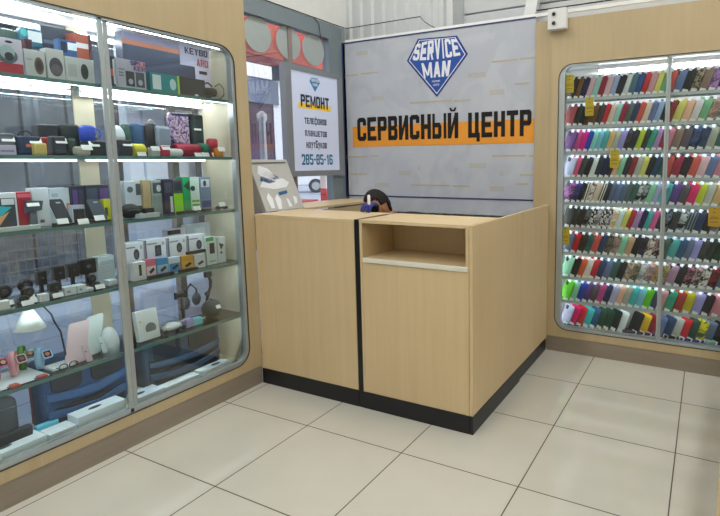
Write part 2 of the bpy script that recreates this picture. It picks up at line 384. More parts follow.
# outlet box
ob = empty('socket_box', (-1.045, 3.668, 2.32), label='white surface-mounted twin socket box above the far case corner', cat='socket')
link('housing', B(0, 0.13, -0.055, 0, 0, 0.14), mat('DADDDD', 0.4), ob, bevel=0.006)
for zz in (0.04, 0.10):
    bm = bmesh.new(); lathe(bm, [(0.022, 0), (0.022, 0.004)], 16, Matrix.Translation((0.045, -0.055, zz)) @ Matrix.Rotation(PI/2, 4, 'X'))
    s_ = link('socket', bm, mat('C9CCCC', 0.4), ob)
    bm = bmesh.new(); lathe(bm, [(0.013, 0), (0.013, 0.003)], 12, Matrix.Translation((0.045, -0.059, zz)) @ Matrix.Rotation(PI/2, 4, 'X'))
    link('socket_hole', bm, mat('101216', 0.5), s_)

# ------------------------------------------------------------------ display cases
def display_case(label, loc, rz, L, post, shelves, depth, back, side_m, inner_shelf, frame_w=(0.05, 0.04), stiles=((-0.026, 0.004), (0.004, 0.018)), sw=0.022, track=0.028):
    root = empty('display_case', loc, rz, label, 'display case')
    f = lambda u, v, t: Vector((u, t, v))
    T, Z0, Z1, r = 0.02, 0.17, 2.09, 0.10
    u0, u1 = post[0], post[2]
    inner = rrect(u0, Z0, u1, Z1, r, 8)
    # matching points of the outer rectangle
    outer = []
    k = 0
    for (cx, cy) in ((L, 2.40), (0, 2.40), (0, 0.115), (L, 0.115)):
        for i in range(9):
            px, py = inner[k]; k += 1
            t = i/8
            if (cx, cy) == (L, 2.40): outer.append((L, py+(2.40-py)*min(1, 2*t)) if t < .5 else (px+(L-px)*min(1, 2-2*t), 2.40))
            elif (cx, cy) == (0, 2.40): outer.append((px*(1-min(1, 2*t)), 2.40) if t < .5 else (0, py+(2.40-py)*min(1, 2-2*t)))
            elif (cx, cy) == (0, 0.115): outer.append((0, py+(0.115-py)*min(1, 2*t)) if t < .5 else (px*(1-min(1, 2-2*t)), 0.115))
            else: outer.append((px+(L-px)*min(1, 2*t), 0.115) if t < .5 else (L, py+(0.115-py)*min(1, 2-2*t)))
    link('front_panel', ring_frame(bmesh.new(), outer, inner, 0, T, f), WOOD, root)
    for a in (0, L-T): link('side_panel', B(a, a+T, T, depth, 0.115, 2.40), [WOOD], root)
    i0, i1 = post[0]-0.012, post[2]+0.012
    for a in (i0-0.016, i1): link('inner_side', B(a, a+0.016, T+0.001, depth-0.02, Z0, Z1), side_m, root)
    link('top_panel', B(T, L-T, T, depth, 2.38, 2.40), WOOD, root)
    link('inner_ceiling', B(i0, i1, T+0.001, depth-0.02, Z1, Z1+0.016), WHITE, root)
    link('inner_floor', B(i0, i1, T+0.001, depth-0.02, Z0-0.016, Z0), side_m if side_m is not WHITE else WHITE, root)
    link('plinth', B(0.0, L, 0.004, depth, 0, 0.115), PLINTH, root)
    # gasket and aluminium ring in the opening
    g = rrect(u0+0.004, Z0+0.004, u1-0.004, Z1-0.004, r-0.004, 8)
    link('gasket', ring_frame(bmesh.new(), inner, g, -0.002, T+0.002, f), mat('33352F', 0.5), root)
    a0, a1 = frame_w
    ins = rrect(u0+a1, Z0+track, u1-a1*0.6, Z1-0.016, max(0.03, r-a1), 8)
    link('door_track', ring_frame(bmesh.new(), g, ins, 0.004, T+0.022, f), ALU, root)
    pc = post[1]
    for dx, dy in stiles:
        ps = link('door_stile', B(pc+dx, pc+dx+sw, dy, dy+0.014, Z0+0.004, Z1-0.004), ALU, root, bevel=0.003)
    for a, b, dy in ((u0+0.004, pc+0.0, 0.012), (pc, u1-0.004, 0.026)):
        link('glass_door', B(a, b, dy, dy+0.005, Z0+0.03, Z1-0.01), GLASS, root)
    return root, i0, i1
# left case
L0 = 0.66
lc, i0, i1 = display_case('long birch display case with gadgets on glass shelves, left of the counter', (-2.52, L0, 0), PI/2, 1.64, (0.10, 0.82, 1.55), None, 0.37, None, WOODIN, None)
link('back_glass', B(i0, i1, 0.352, 0.357, 0.17, 2.09), BACKGLASS, lc)
for a in (0.0+0.842, ):
    link('rear_post', B(a, a+0.095, 0.344, 0.351, 0.17, 2.09), WOODIN, lc)
SH = [1.785, 1.453, 1.138, 0.815, 0.48]
for z in SH:
    s = link('shelf', B(i0+0.001, i1-0.001, 0.045, 0.343, z-0.008, z), SHELFGLASS, lc)
    link('shelf_edge', B(i0+0.001, i1-0.001, 0.040, 0.0455, z-0.0165, z+0.001), SHELFEDGE, s)
    link('shelf_bracket', B(i0+0.001, i1-0.001, 0.330, 0.343, z-0.018, z-0.009), ALU, s)
for z in [2.089]+SH:  # added fill strips, hidden by top frame and shelf edges, brighten the goods
    fx = link('lamp_or_fill_fixture', B(i0+0.004, i1-0.004, 0.046, 0.058, z-0.0135, z-0.0085), ALU, lc)
    link('fill_light_strip', B(i0+0.01, i1-0.01, 0.047, 0.057, z-0.0155, z-0.0137), mat('EAF6FF', 0.5, emit=30, var=0), fx)
for z in (2.05, 1.765, 1.44):
    for a, b in ((i0+0.03, 0.80), (0.86, i1-0.03)):
        fx = link('lamp_or_fill_fixture', B(a-0.01, b+0.01, 0.300, 0.325, z-0.012, z+0.010), ALU, lc)
        link('tube_or_fill_light', B(a, b, 0.282, 0.300, z-0.010, z+0.006), LED if z > 1.5 else mat('FFFFFF', 0.5, emit=CASE_LED*0.35, var=0), fx)
# right case
RX = -1.03
rc, j0, j1 = display_case('long birch display case filled with rows of phone cases, at the far wall', (RX, 3.67, 0), 0, 1.56, (0.055, 0.775, 1.505), None, 0.30, None, WHITE, None, (0.05, 0.045), ((-0.014, 0.004), (-0.001, 0.018)), 0.015, 0.020)
link('floor_tray', B(j0+0.002, j1-0.002, 0.072, 0.25, 0.17, 0.188), mat('C3CACC', 0.4, 0.2), rc)
link('back_panel', B(j0, j1, 0.255, 0.27, 0.17, 2.09), WHITE, rc)
RS = [1.85, 1.66, 1.478, 1.294, 1.112, 0.928, 0.74, 0.558, 0.378, 0.200]
TRAY = mat('B9C2C6', 0.4, 0.3)
for z in RS[:-1]:
    s = link('shelf', B(j0+0.001, j1-0.001, 0.06, 0.25, z-0.004, z), TRAY, rc)
    link('shelf_lip', B(j0+0.001, j1-0.001, 0.052, 0.060, z-0.012, z+0.008), TRAY, s)
    link('fill_light_strip', B(j0+0.004, j1-0.004, 0.0605, 0.068, z-0.010, z-0.0065), mat('F6FAFF', 0.5, emit=10, var=0), s)  # added fill strip, hidden behind the lip to brighten the phone cases
for a, b in ((0.30, 0.755), (0.80, 1.45)):
    fx = link('lamp_or_fill_fixture', B(a-0.01, b+0.01, 0.176, 0.225, 2.062, 2.089), WHITE, rc)
    link('tube_or_fill_light', B(a, b, 0.185, 0.205, 2.052, 2.0615), mat('FFFFFF', 0.5, emit=32, var=0), fx)
for xx, ww in ((j0+0.002, 0.012), (j1-0.014, 0.012)):  # added upright fill strips behind the frame sides, brightening the interior
    fx = link('lamp_or_fill_fixture', B(xx, xx+ww, 0.030 if ww < .02 else 0.036, 0.034 if ww < .02 else 0.040, 0.22, 2.03), WHITE, rc)
    link('tube_or_fill_light', B(xx, xx+ww, 0.0345 if ww < .02 else 0.0405, 0.039 if ww < .02 else 0.045, 0.22, 2.03), mat('FFFFFF', 0.5, emit=9, var=0), fx)
# filler board between the counter wing and the banner
tag(link('filler_board', B(-1.150, -1.032, 3.68, 3.70, 0, 2.40), WOOD), 'narrow birch board between the banner and the phone case display', 'board')

# ------------------------------------------------------------------ counters
def plate(name, x0, x1, y0, y1, z0, z1, m, parent=None, bev=0.0015):
    return link(name, B(x0, x1, y0, y1, z0, z1), m, parent, bevel=bev)
# closed left module
c1 = empty('counter', (-2.52, 2.30, 0), label='birch counter module with a plain closed front, left of the black strip', cat='counter')
plate('worktop', 0.0, 0.765, 0.0, 0.40, 1.082, 1.10, CWOODH, c1)
plate('front_panel', 0.002, 0.763, 0.002, 0.02, 0.10, 1.082, CWOOD, c1)
plate('side_panel', 0.745, 0.763, 0.021, 0.39, 0.10, 1.082, CWOOD, c1)
plate('side_panel', 0.002, 0.02, 0.021, 0.39, 0.10, 1.082, CWOOD, c1)
plate('kick_board', 0.0, 0.765, 0.0, 0.02, 0, 0.10, BLACK, c1)
# open-niche right module
c2 = empty('counter', (-1.755, 2.30, 0), label='birch counter module with an open niche under its top, at the corner', cat='counter')
plate('worktop', 0.035, 0.7055, 0.0, 0.40, 1.082, 1.10, CWOODH, c2)
plate('side_panel', 0.035, 0.053, 0.001, 0.39, 0.10, 1.082, CWOOD, c2)
plate('side_panel', 0.687, 0.705, 0.001, 0.39, 0.10, 1.082, CWOOD, c2)
plate('front_panel', 0.053, 0.687, 0.003, 0.02, 0.10, 0.862, CWOOD, c2)
ns = plate('niche_shelf', 0.053, 0.687, 0.002, 0.33, 0.868, 0.886, CWOODH, c2)
bm = B(0.056, 0.700, -0.004, 0.003, 0.862, 0.888)
tag(link('edge_strip', bm, mat('D9D8CC', 0.35), ns, bevel=0.002), 'pale rounded edge strip')
plate('niche_back', 0.053, 0.687, 0.325, 0.34, 0.886, 1.082, CWOOD, c2)
plate('kick_board', 0.035, 0.7055, 0.0, 0.02, 0, 0.10, BLACK, c2)
tag(plate('divider_strip', -1.754, -1.721, 2.302, 2.62, 0.0, 1.10, BLACK), 'narrow black vertical strip between the two front counter modules', 'strip')
# wing panel on the right
wg = empty('counter_wing', (-1.048, 2.70, 0), label='thin birch side screen running from the corner module back to the wall', cat='counter')
plate('side_panel', 0.0, 0.018, -0.397, 0.37, 0.10, 1.098, CWOOD, wg, 0.001).location = (0, 0, 0)
plate('side_panel', 0.0, 0.018, 0.373, 0.965, 0.10, 1.10, CWOOD, wg, 0.001)
plate('kick_board', 0.0, 0.0205, -0.40, 0.34, 0, 0.10, BLACK, wg)
plate('kick_board', -0.015, 0.012, 0.342, 0.965, 0, 0.10, BLACK, wg)
plate('cap_rail', -0.06, -0.001, 0.0, 0.965, 1.06, 1.078, CWOODH, wg)
# back counter along the window
c3 = empty('counter', (-2.89, 2.72, 0), label='birch counter along the window behind the front counter', cat='counter')
plate('worktop', 0.0, 0.36, 0.0, 0.96, 1.082, 1.10, CWOODH, c3)
plate('front_panel', 0.33, 0.345, 0.01, 0.95, 0.10, 1.07, CWOOD, c3)
plate('kick_board', 0.30, 0.33, 0.01, 0.95, 0.0, 0.10, BLACK, c3)
plate('side_panel', 0.02, 0.33, 0.94, 0.958, 0.10, 1.082, CWOOD, c3)
cb = empty('cabinet', (0.070, 1.6, 0), math.radians(-2.5), label='birch cabinet standing at the right, seen as a narrow strip', cat='cabinet')
plate('body', 0.0, 0.55, 0.0, 1.60, 0.0, 0.88, CWOOD, cb)
plate('top', -0.004, 0.56, -0.01, 1.604, 0.88, 0.90, CWOODH, cb)
for k in range(2): plate('door', 0.551, 0.567, 0.01+k*0.8, 0.79+k*0.8, 0.08, 0.86, CWOOD, cb)

# ------------------------------------------------------------------ banner
bn = empty('wall_banner', (-2.02, 3.70, 1.72), label='large pale grey banner with blue diamond emblem and bold black lettering', cat='banner')
FB = lambda u, v, t: Vector((u+2.02, -t, v-1.72))       # absolute x, z on the banner plane
BANM = pattern_mat('cloth', 'B3BAC7', 'BCC2CD', 3)
bm = B(-2.89+2.02, -1.155+2.02, 0, 0.008, 1.00-1.72, 2.44-1.72)
link('sheet', bm, BANM, bn)
NAVY = mat('28356B', 0.5)
for r_ in ((-2.90, -2.885, 1.12, 2.444), (-2.90, -1.155, 2.436, 2.446), (-2.90, -1.155, 1.122, 1.132)):
    bm = bmesh.new(); prism(bm, [(r_[0], r_[2]), (r_[1], r_[2]), (r_[1], r_[3]), (r_[0], r_[3])], 0.0, 0.004, FB)
    link('border_line', bm, NAVY, bn)
ORG = mat('E89A2E', 0.5); INK = mat('0C0A0B', 0.8); BLUE = mat('1E4FA8', 0.45); BLUED = mat('1B2F7C', 0.45)
bm = bmesh.new(); prism(bm, [(-2.805, 1.552), (-1.158, 1.552), (-1.158, 1.728), (-2.805, 1.728)], 0.0, 0.002, FB)
tag(link('colour_bar', bm, ORG, bn), 'orange bar behind the lettering')
letters('lettering', 'СЕРВИСНЫЙ', INK, bn, -2.752, 1.603, -1.775, 1.802, FB)
letters('lettering', 'ЦЕНТР', INK, bn, -1.69, 1.603, -1.178, 1.795, FB)
dia = [(-2.132, 2.398), (-1.784, 2.385), (-1.691, 2.238), (-1.964, 1.932), (-2.238, 2.236)]
cx_ = sum(a for a, b in dia)/5; cz_ = sum(b for a, b in dia)/5
def scaled(k, dz=0): return [(cx_+(a-cx_)*k, cz_+(b-cz_)*k+dz) for a, b in dia]
emb = empty('emblem', (0, 0, 0)); emb.parent = bn; tag(emb, 'blue diamond emblem with white lettering')
for k, m_, t in ((1.0, BLUED, 0.002), (0.93, mat('DDE3EE', 0.5), 0.003), (0.895, BLUE, 0.004)):
    bm = bmesh.new(); prism(bm, scaled(k), 0.0, t, FB); link('emblem_layer', bm, m_, emb)
LW = mat('E6EAF2', 0.5)
letters('lettering', 'SERVICE', LW, emb, -2.185, 2.235, -1.75, 2.355, FB, 0.0055, skew=lambda u, v: (u+(v-2.23)*(-0.5*(u+1.964)/0.22*0.55), v+(0.02 if v > 2.3 else -0.012)*math.cos((u+1.964)*7)))
letters('lettering', 'MAN', LW, emb, -2.085, 2.085, -1.85, 2.205, FB, 0.0055, skew=lambda u, v: (-1.964+(u+1.964)*(1+(v-2.12)*1.6), v))
text('lettering', 'сервис', LW, emb, -2.005, 2.045, -1.93, 2.062, FB, 0.0065, 0.01)
text('lettering', 'центр', LW, emb, -1.995, 2.015, -1.94, 2.035, FB, 0.0065, 0.01)
# faint ornaments printed over the banner
LT = mat('B7AE9A', 0.6); 
def dash(px0, px1, py):
    xa = x_on(px0, 3.70, z_on(py, -2, 3.7)); z = z_on(py, xa, 3.70); xb = x_on(px1, 3.70, z)
    bm = bmesh.new(); prism(bm, [(xa, z-0.006), (xb, z-0.006), (xb, z+0.006), (xa, z+0.006)], 0, 0.001, FB)
    link('printed_dash', bm, LT, bn)
def chevs(px, py, n=4, m_=LT, s=0.035):
    xa = x_on(px, 3.70, z_on(py, -2, 3.7)); z = z_on(py, xa, 3.70)
    bm = bmesh.new()
    for i in range(n):
        q = xa+i*s*0.85
        bmesh.ops.create_circle  # ring outline built by hand below
        ring_frame(bm, rrect(q, z, q+s*0.7, z+s, s*0.3, 2), rrect(q+0.005, z+0.005, q+s*0.7-0.005, z+s-0.005, s*0.25, 2), 0, 0.001, FB)
    link('printed_ornament', bm, m_, bn)
for a in ((345, 358, 76), (361, 378, 74), (410, 452, 103), (454, 470, 101), (492, 518, 62), (520, 535, 59), (515, 529, 84),
          (346, 368, 157), (371, 379, 156), (351, 367, 174), (411, 450, 185), (453, 470, 186), (492, 526, 156), (529, 534, 156), (520, 534, 175), (516, 528, 184)): dash(*a)
for a in ((357, 56, 4), (372, 101, 4), (468, 78, 5), (490, 95, 4), (399, 175, 4), (469, 168, 5), (490, 191, 4), (375, 187, 5), (418, 170, 1), (455, 172, 1), (500, 176, 1), (419, 86, 1)): chevs(*a)

# ------------------------------------------------------------------ light box with the repair sign
sg = empty('sign_box', (-2.87, 3.305, 1.31), label='grey framed illuminated repair sign hanging before the window', cat='sign')
FS = lambda u, v, t: Vector((t, u-3.305, v-1.31))
SGF = mat('868C93', 0.45, 0.2)
link('casing', B(-0.05, 0, -0.335, 0.335, 0, 0.855), SGF, sg, bevel=0.004)
ring_ = ring_frame(bmesh.new(), [(2.97, 2.165), (2.97, 1.31), (3.64, 1.31), (3.64, 2.165)], [(3.03, 2.125), (3.03, 1.355), (3.58, 1.355), (3.58, 2.125)], 0, 0.012, FS)
link('frame', ring_, SGF, sg)
bm = bmesh.new(); prism(bm, [(3.03, 1.355), (3.58, 1.355), (3.58, 2.125), (3.03, 2.125)], 0, 0.004, FS)
scr = link('lit_panel', bm, mat('C9D4EE', 0.4, emit=0.15, var=0), sg)
SIGNINK = mat('1C2440', 0.5); TEAL = mat('1B6E9C', 0.5)
bm = bmesh.new(); prism(bm, [(3.105, 1.843), (3.485, 1.843), (3.485, 1.885), (3.105, 1.885)], 0.004, 0.005, FS)
link('colour_bar', bm, mat('E8C02A', 0.5, emit=0.2), scr)
letters('lettering', 'РЕМОНТ', SIGNINK, scr, 3.13, 1.856, 3.465, 1.95, FS, 0.0056)
letters('lettering', 'телефонов', SIGNINK, scr, 3.165, 1.725, 3.425, 1.79, FS, 0.0046, gap=0.2)
letters('lettering', 'планшетов', SIGNINK, scr, 3.165, 1.628, 3.425, 1.69, FS, 0.0046, gap=0.2)
letters('lettering', 'ноутбуков', SIGNINK, scr, 3.175, 1.535, 3.42, 1.598, FS, 0.0046, gap=0.2)
letters('lettering', '285-85-16', TEAL, scr, 3.115, 1.40, 3.488, 1.486, FS, 0.0046)
d2 = [(3.262, 2.094), (3.338, 2.094), (3.362, 2.062), (3.30, 1.985), (3.24, 2.062)]
bm = bmesh.new(); prism(bm, d2, 0.004, 0.005, FS); em2 = link('emblem', bm, mat('2F7DB8', 0.5, emit=0.1), scr)
letters('lettering', 'SERVICE', LW, em2, 3.258, 2.062, 3.345, 2.086, FS, 0.006)
letters('lettering', 'MAN', LW, em2, 3.275, 2.028, 3.328, 2.053, FS, 0.006)

# three blank discs stuck on the window pane
for yy, which in ((2.782, 'nearest the wooden case'), (3.087, 'middle one of the three'), (3.365, 'above the lit repair sign')):
    bm = bmesh.new(); lathe(bm, [(0.125, 0), (0.127, 0.004), (0.125, 0.008)], 40, Matrix.Rotation(PI/2, 4, 'Y'))
    d = link('window_disc', bm, mat('A3ADAE', 0.55), loc=(-2.928, yy, 2.332))
    tag(d, 'blank pale grey disc on the window, '+which, 'disc', 'discs on the window')

# grey display box with white and blue artwork, standing on the window counter
ab = empty('display_box', (-2.62, 2.61, 1.10), math.radians(0), label='grey slanted display box with white and blue drawing by the window', cat='box')
fa = lambda u, v, t: Vector((0.06-0.16*v/0.33+t, u, v))
bm = bmesh.new()
prism(bm, [(0.08, 0), (-0.16, 0), (-0.16, 0.34), (-0.07, 0.34)], -0.19, 0.16, lambda u, v, t: Vector((u, t, v)))
link('body', bm, mat('B6B7B4', 0.5), ab, bevel=0.004)
art = empty('artwork', (0, 0, 0)); art.parent = ab
fb = lambda u, v, t: Vector((0.08-0.15*v/0.34+t+0.0015, u, v))
Wm, Bm = mat('E4E9EE', 0.5), mat('2B5C93', 0.5)
for poly, m_ in (([(-0.17, 0.16), (-0.05, 0.14), (0.06, 0.15), (0.10, 0.18), (0.06, 0.21), (0.0, 0.22), (-0.05, 0.28), (-0.12, 0.30), (-0.15, 0.25), (-0.12, 0.21)], Wm),
                 ([(-0.12, 0.24), (-0.02, 0.20), (0.03, 0.21), (0.0, 0.23), (-0.07, 0.27)], Bm),
                 ([(-0.15, 0.20), (-0.08, 0.18), (-0.02, 0.19), (-0.06, 0.21), (-0.13, 0.23)], Bm),
                 ([(-0.14, 0.02), (-0.11, 0.02), (-0.10, 0.08), (-0.12, 0.12), (-0.15, 0.09)], Wm),
                 ([(-0.08, 0.01), (-0.05, 0.01), (-0.03, 0.07), (-0.05, 0.11), (-0.08, 0.08)], Wm),
                 ([(-0.03, 0.10), (0.05, 0.11), (0.05, 0.13), (-0.03, 0.12)], Bm),
                 ([(0.02, 0.02), (0.05, 0.02), (0.04, 0.07), (0.02, 0.08)], Wm), ([(0.08, 0.03), (0.11, 0.04), (0.12, 0.08), (0.09, 0.09)], Wm),
                 ([(-0.17, 0.31), (0.14, 0.315), (0.14, 0.325), (-0.17, 0.32)], mat('5E6266', 0.5))):
    bm = bmesh.new(); prism(bm, poly, 0, 0.001, fb); link('printed_shape', bm, m_, art)

# ------------------------------------------------------------------ the clerk
SKIN = mat('B07C58', 0.5); HAIR = mat('0A0807', 0.8); SHIRT = mat('17181D', 0.8)
def skinned(name, verts, edges, radii, m, parent=None, sub=2, root=0):
    me = bpy.data.meshes.new(name); me.from_pydata([Vector(v) for v in verts], edges, []); me.materials.append(m)
    o = bpy.data.objects.new(name, me); C.objects.link(o)
    if parent: o.parent = parent
    o.modifiers.new('skin', 'SKIN').use_smooth_shade = True
    for i, r in enumerate(radii):
        q = r if isinstance(r, tuple) else (r, r)
        me.skin_vertices[0].data[i].radius = q
        me.skin_vertices[0].data[i].use_root = (i == root)
    s = o.modifiers.new('subdivision', 'SUBSURF'); s.levels = sub; s.render_levels = sub
    return o
pr = empty('person', (-1.78, 3.22, 0), label='person with short dark hair bending over work behind the front counter, black shirt', cat='person')
# pelvis at the seat; faces the desk (-y), bends forward
V = [(0, 0.08, 0.52), (0, 0.06, 0.68), (-0.02, -0.03, 0.86), (-0.05, -0.14, 0.98), (-0.11, -0.24, 1.045),       # spine 0-4 to neck
     (0.14, -0.10, 0.96), (0.22, -0.10, 0.93), (0.27, -0.20, 0.80), (0.12, -0.40, 0.79), (0.05, -0.44, 0.80),     # right arm 5-9
     (-0.22, -0.06, 0.96), (-0.31, -0.06, 0.92), (-0.39, -0.18, 0.80), (-0.26, -0.34, 0.99), (-0.150, -0.452, 1.148),     # left arm 10-14
     (0.11, 0.0, 0.50), (0.14, -0.42, 0.52), (0.14, -0.38, 0.10), (0.14, -0.52, 0.05),
     (-0.11, 0.0, 0.50), (-0.16, -0.42, 0.52), (-0.16, -0.38, 0.10), (-0.16, -0.52, 0.05)]
Ed = [(0, 1), (1, 2), (2, 3), (3, 4), (3, 5), (5, 6), (6, 7), (7, 8), (8, 9), (3, 10), (10, 11), (11, 12), (12, 13), (13, 14),
      (0, 15), (15, 16), (16, 17), (17, 18), (0, 19), (19, 20), (20, 21), (21, 22)]
Rr = [(0.15, 0.11), (0.14, 0.10), (0.155, 0.11), (0.16, 0.10), 0.065, 0.075, 0.062, 0.048, 0.036, 0.028, 0.075, 0.062, 0.048, 0.036, 0.028,
      0.09, 0.065, 0.045, 0.04, 0.09, 0.065, 0.045, 0.04]
body = skinned('body', V, Ed, Rr, SHIRT, pr)
# head: local frame, +y forward (face), +z crown; bent forward and turned
HM = Matrix.Translation((-0.212, -0.347, 1.112)) @ Matrix.Rotation(math.radians(160), 4, 'Z') @ Matrix.Rotation(math.radians(-24), 4, 'X') @ Matrix.Diagonal((0.94, 0.94, 1.0, 1))
def head_shape(p, grow=0):
    x, y, z = p
    return p
bm = bmesh.new()
bmesh.ops.create_uvsphere(bm, u_segments=40, v_segments=28, radius=1)
for v in bm.verts:
    x, y, z = v.co
    w_ = 0.078*(1-0.22*max(0, -z)**1.3*(1 if y > -0.2 else 0.4))
    d_ = 0.098 if y < 0 else 0.092
    X, Y, Z = x*w_, y*d_, z*0.118
    if y > 0.2:
        nose = math.exp(-((X/0.014)**2))*math.exp(-(((Z+0.018)/0.020)**2))*0.024
        brow = math.exp(-((Z-0.022)/0.010)**2)*math.exp(-((X/0.045)**2))*0.006
        eye = -math.exp(-(((abs(X)-0.031)/0.014)**2))*math.exp(-((Z-0.004)/0.012)**2)*0.010
        lip = math.exp(-((X/0.024)**2))*math.exp(-((Z+0.060)/0.010)**2)*0.006
        chin = math.exp(-((X/0.026)**2))*math.exp(-((Z+0.100)/0.016)**2)*0.010
        Y += nose+brow+eye+lip+chin
    v.co = HM @ Vector((X, Y, Z))
head = link('head', bm, SKIN, pr, smooth=True)
for s in (-1, 1):
    ellipsoid_bm = bmesh.new(); ellipsoid(ellipsoid_bm, (s*0.031, 0.079, 0.004), (0.011, 0.010, 0.009), 12, 8, HM)
    link('eye', ellipsoid_bm, mat('E8E4DE', 0.3), head, smooth=True)
    eb = bmesh.new(); ellipsoid(eb, (s*0.080, -0.010, -0.005), (0.008, 0.014, 0.025), 14, 10, HM @ Matrix.Rotation(0.15*s, 4, 'Z'))
    link('ear', eb, mat('A8704E', 0.5), head, smooth=True)
    bb = bmesh.new(); tube(bb, [HM @ Vector((s*0.014, 0.097, 0.022)), HM @ Vector((s*0.033, 0.094, 0.028)), HM @ Vector((s*0.050, 0.080, 0.022))], [0.003, 0.0042, 0.002])
    link('eyebrow', bb, HAIR, head)
mb = bmesh.new(); tube(mb, [HM @ Vector((-0.022, 0.084, -0.061)), HM @ Vector((0, 0.094, -0.060)), HM @ Vector((0.022, 0.084, -0.061))], 0.003)
link('mouth', mb, mat('7E4638', 0.5), head)
bm = bmesh.new(); bmesh.ops.create_uvsphere(bm, u_segments=40, v_segments=28, radius=1)
kill = []
for v in bm.verts:
    x, y, z = v.co
    # hairline: high over the forehead, down to the nape at the back
    line = 0.60 if y > 0.35 else (0.60-(0.35-y)*1.15)
    if abs(x) > 0.75 and -0.35 < y < 0.2: line = 0.18
    line = max(line, -0.55)
    if z < line: kill.append(v)
    k = 1+0.02*math.sin(31*x+17*z)*math.sin(23*y)
    v.co = HM @ Vector((x*0.083*k, y*(0.105 if y < 0 else 0.094)*k, z*0.126*k))
bmesh.ops.delete(bm, geom=kill, context='VERTS')
h = link('hair', bm, HAIR, head, smooth=True); sm = h.modifiers.new('thickness', 'SOLIDIFY'); sm.thickness = 0.008; sm.offset = 0
bm = bmesh.new(); tube(bm, [(-0.15, -0.25, 1.02), HM @ Vector((0, -0.045, -0.06))], [0.050, 0.046], 14)
link('neck', bm, SKIN, head)
# hands with five fingers each
GLOVE = mat('2A2E78', 0.5)
def hand(wrist, direc, side, m, name='hand'):
    wrist = Vector(wrist); d = Vector(direc).normalized(); s = d.cross(Vector((0, 0, 1))).normalized()*side; n = s.cross(d)*side
    vs_, es, rs = [wrist, wrist+d*0.045, wrist+d*0.085], [(0, 1), (1, 2)], [(0.026, 0.018), (0.036, 0.015), (0.036, 0.013)]
    hd = skinned(name, vs_, es, rs, m, pr, 2)
    for k, ln in enumerate((0.062, 0.072, 0.066, 0.052)):
        b = wrist+d*0.075+s*(0.030-0.020*k)
        tubev = [b, b+d*ln*0.45, b+d*ln*0.75-Vector((0, 0, 0.018)), b+d*ln*0.85-Vector((0, 0, 0.036))]
        f_ = skinned('finger', tubev, [(0, 1), (1, 2), (2, 3)], [0.009, 0.0088, 0.008, 0.007], m, hd, 1)
    b = wrist+d*0.03+s*0.026
    skinned('thumb', [b, b+s*0.022+d*0.022, b+s*0.022+d*0.05], [(0, 1), (1, 2)], [0.011, 0.010, 0.008], m, hd, 1)
hand((0.05, -0.44, 0.80), (-0.8, -0.35, -0.1), 1, SKIN)
hand((-0.150, -0.452, 1.148), (0.05, -0.98, -0.06), 1, GLOVE, 'gloved_hand')
tl = empty('screwdriver', (x_on(369, 2.655, 1.15), 2.655, 1.1005), label='blue and white hand tool held upright before the clerk face', cat='tool')
bm = bmesh.new(); lathe(bm, [(0.006, 0.0), (0.011, 0.01), (0.012, 0.06), (0.009, 0.075)], 14); link('handle', bm, mat('26349A', 0.4), tl, smooth=True)
bm = bmesh.new(); lathe(bm, [(0.009, 0.075), (0.0095, 0.08), (0.0095, 0.155), (0.006, 0.165)], 14); link('shaft', bm, mat('E6E4E6', 0.35), tl, smooth=True); tl.scale = (1, 1, 0.68)
st = empty('stool', (-1.78, 3.30, 0), label='round black stool under the seated clerk', cat='stool')
bm = bmesh.new(); lathe(bm, [(0.17, 0.36), (0.18, 0.38), (0.17, 0.405)], 28); link('seat', bm, BLACK, st)
bm = bmesh.new(); lathe(bm, [(0.03, 0.02), (0.03, 0.38)], 16); link('column', bm, ALUD, st)
bm = bmesh.new(); lathe(bm, [(0.2, 0.0), (0.2, 0.01), (0.03, 0.03)], 28); link('base', bm, ALUD, st)

# ------------------------------------------------------------------ outdoors, beyond the window
struct('ground_outside', B(-30, -2.97, -12, 30, -0.06, -0.01), PAVE)
def simple(name, b, m, label, cat, group=None, bevel=0):
    return tag(link(name, b, m, bevel=bevel), label, cat, group)
# neighbouring pavilion with vertical cladding
pv = empty('pavilion', (-7.2, 3.2, 0), label='grey pavilion with vertical board cladding outside, behind the left case', cat='building')
bm = bmesh.new()
for k in range(14): box(bm, -0.12, 0.0 if k % 2 else 0.04, -2.4+k*0.24, -2.4+k*0.24+0.225, 0, 3.0)
link('cladding', bm, pattern_mat('boards', '6A6E76', '585D64', 1.2), pv)
link('roof_edge', B(-0.2, 0.12, -2.5, 1.1, 3.0, 3.15), mat('6C7076', 0.6), pv)
bm = bmesh.new()
for k in range(40): box(bm, 0.30, 0.31, -2.4+k*0.08, -2.39+k*0.08, 0.02, 1.0)
for k in range(8): box(bm, 0.295, 0.315, -2.4, 0.75, 0.1+k*0.12, 0.108+k*0.12)
link('mesh_screen', bm, mat('6E7378', 0.5, 0.3), pv)
ks = empty('kiosk', (-7.4, 5.35, 0), label='bright white kiosk with a pink stripe outside, behind the right half of the left case', cat='kiosk')
link('wall_block', B(-0.8, 0, -0.8, 0.85, 0.75, 2.35), mat('E8ECF2', 0.5), ks)
link('base', B(-0.75, -0.05, -0.75, 0.8, 0, 0.75), mat('A5AFC0', 0.5), ks)
link('stripe', B(0, 0.02, -0.8, 0.85, 1.0, 1.1), mat('C78FA8', 0.5), ks)
link('awning', B(0, 0.35, -0.85, 0.9, 2.25, 2.33), mat('7C6A70', 0.5), ks)
for k in range(3):
    link('shutter_rib', B(0, 0.015, -0.6+k*0.5, -0.57+k*0.5, 0.8, 2.2), mat('B9C4D6', 0.5), ks)
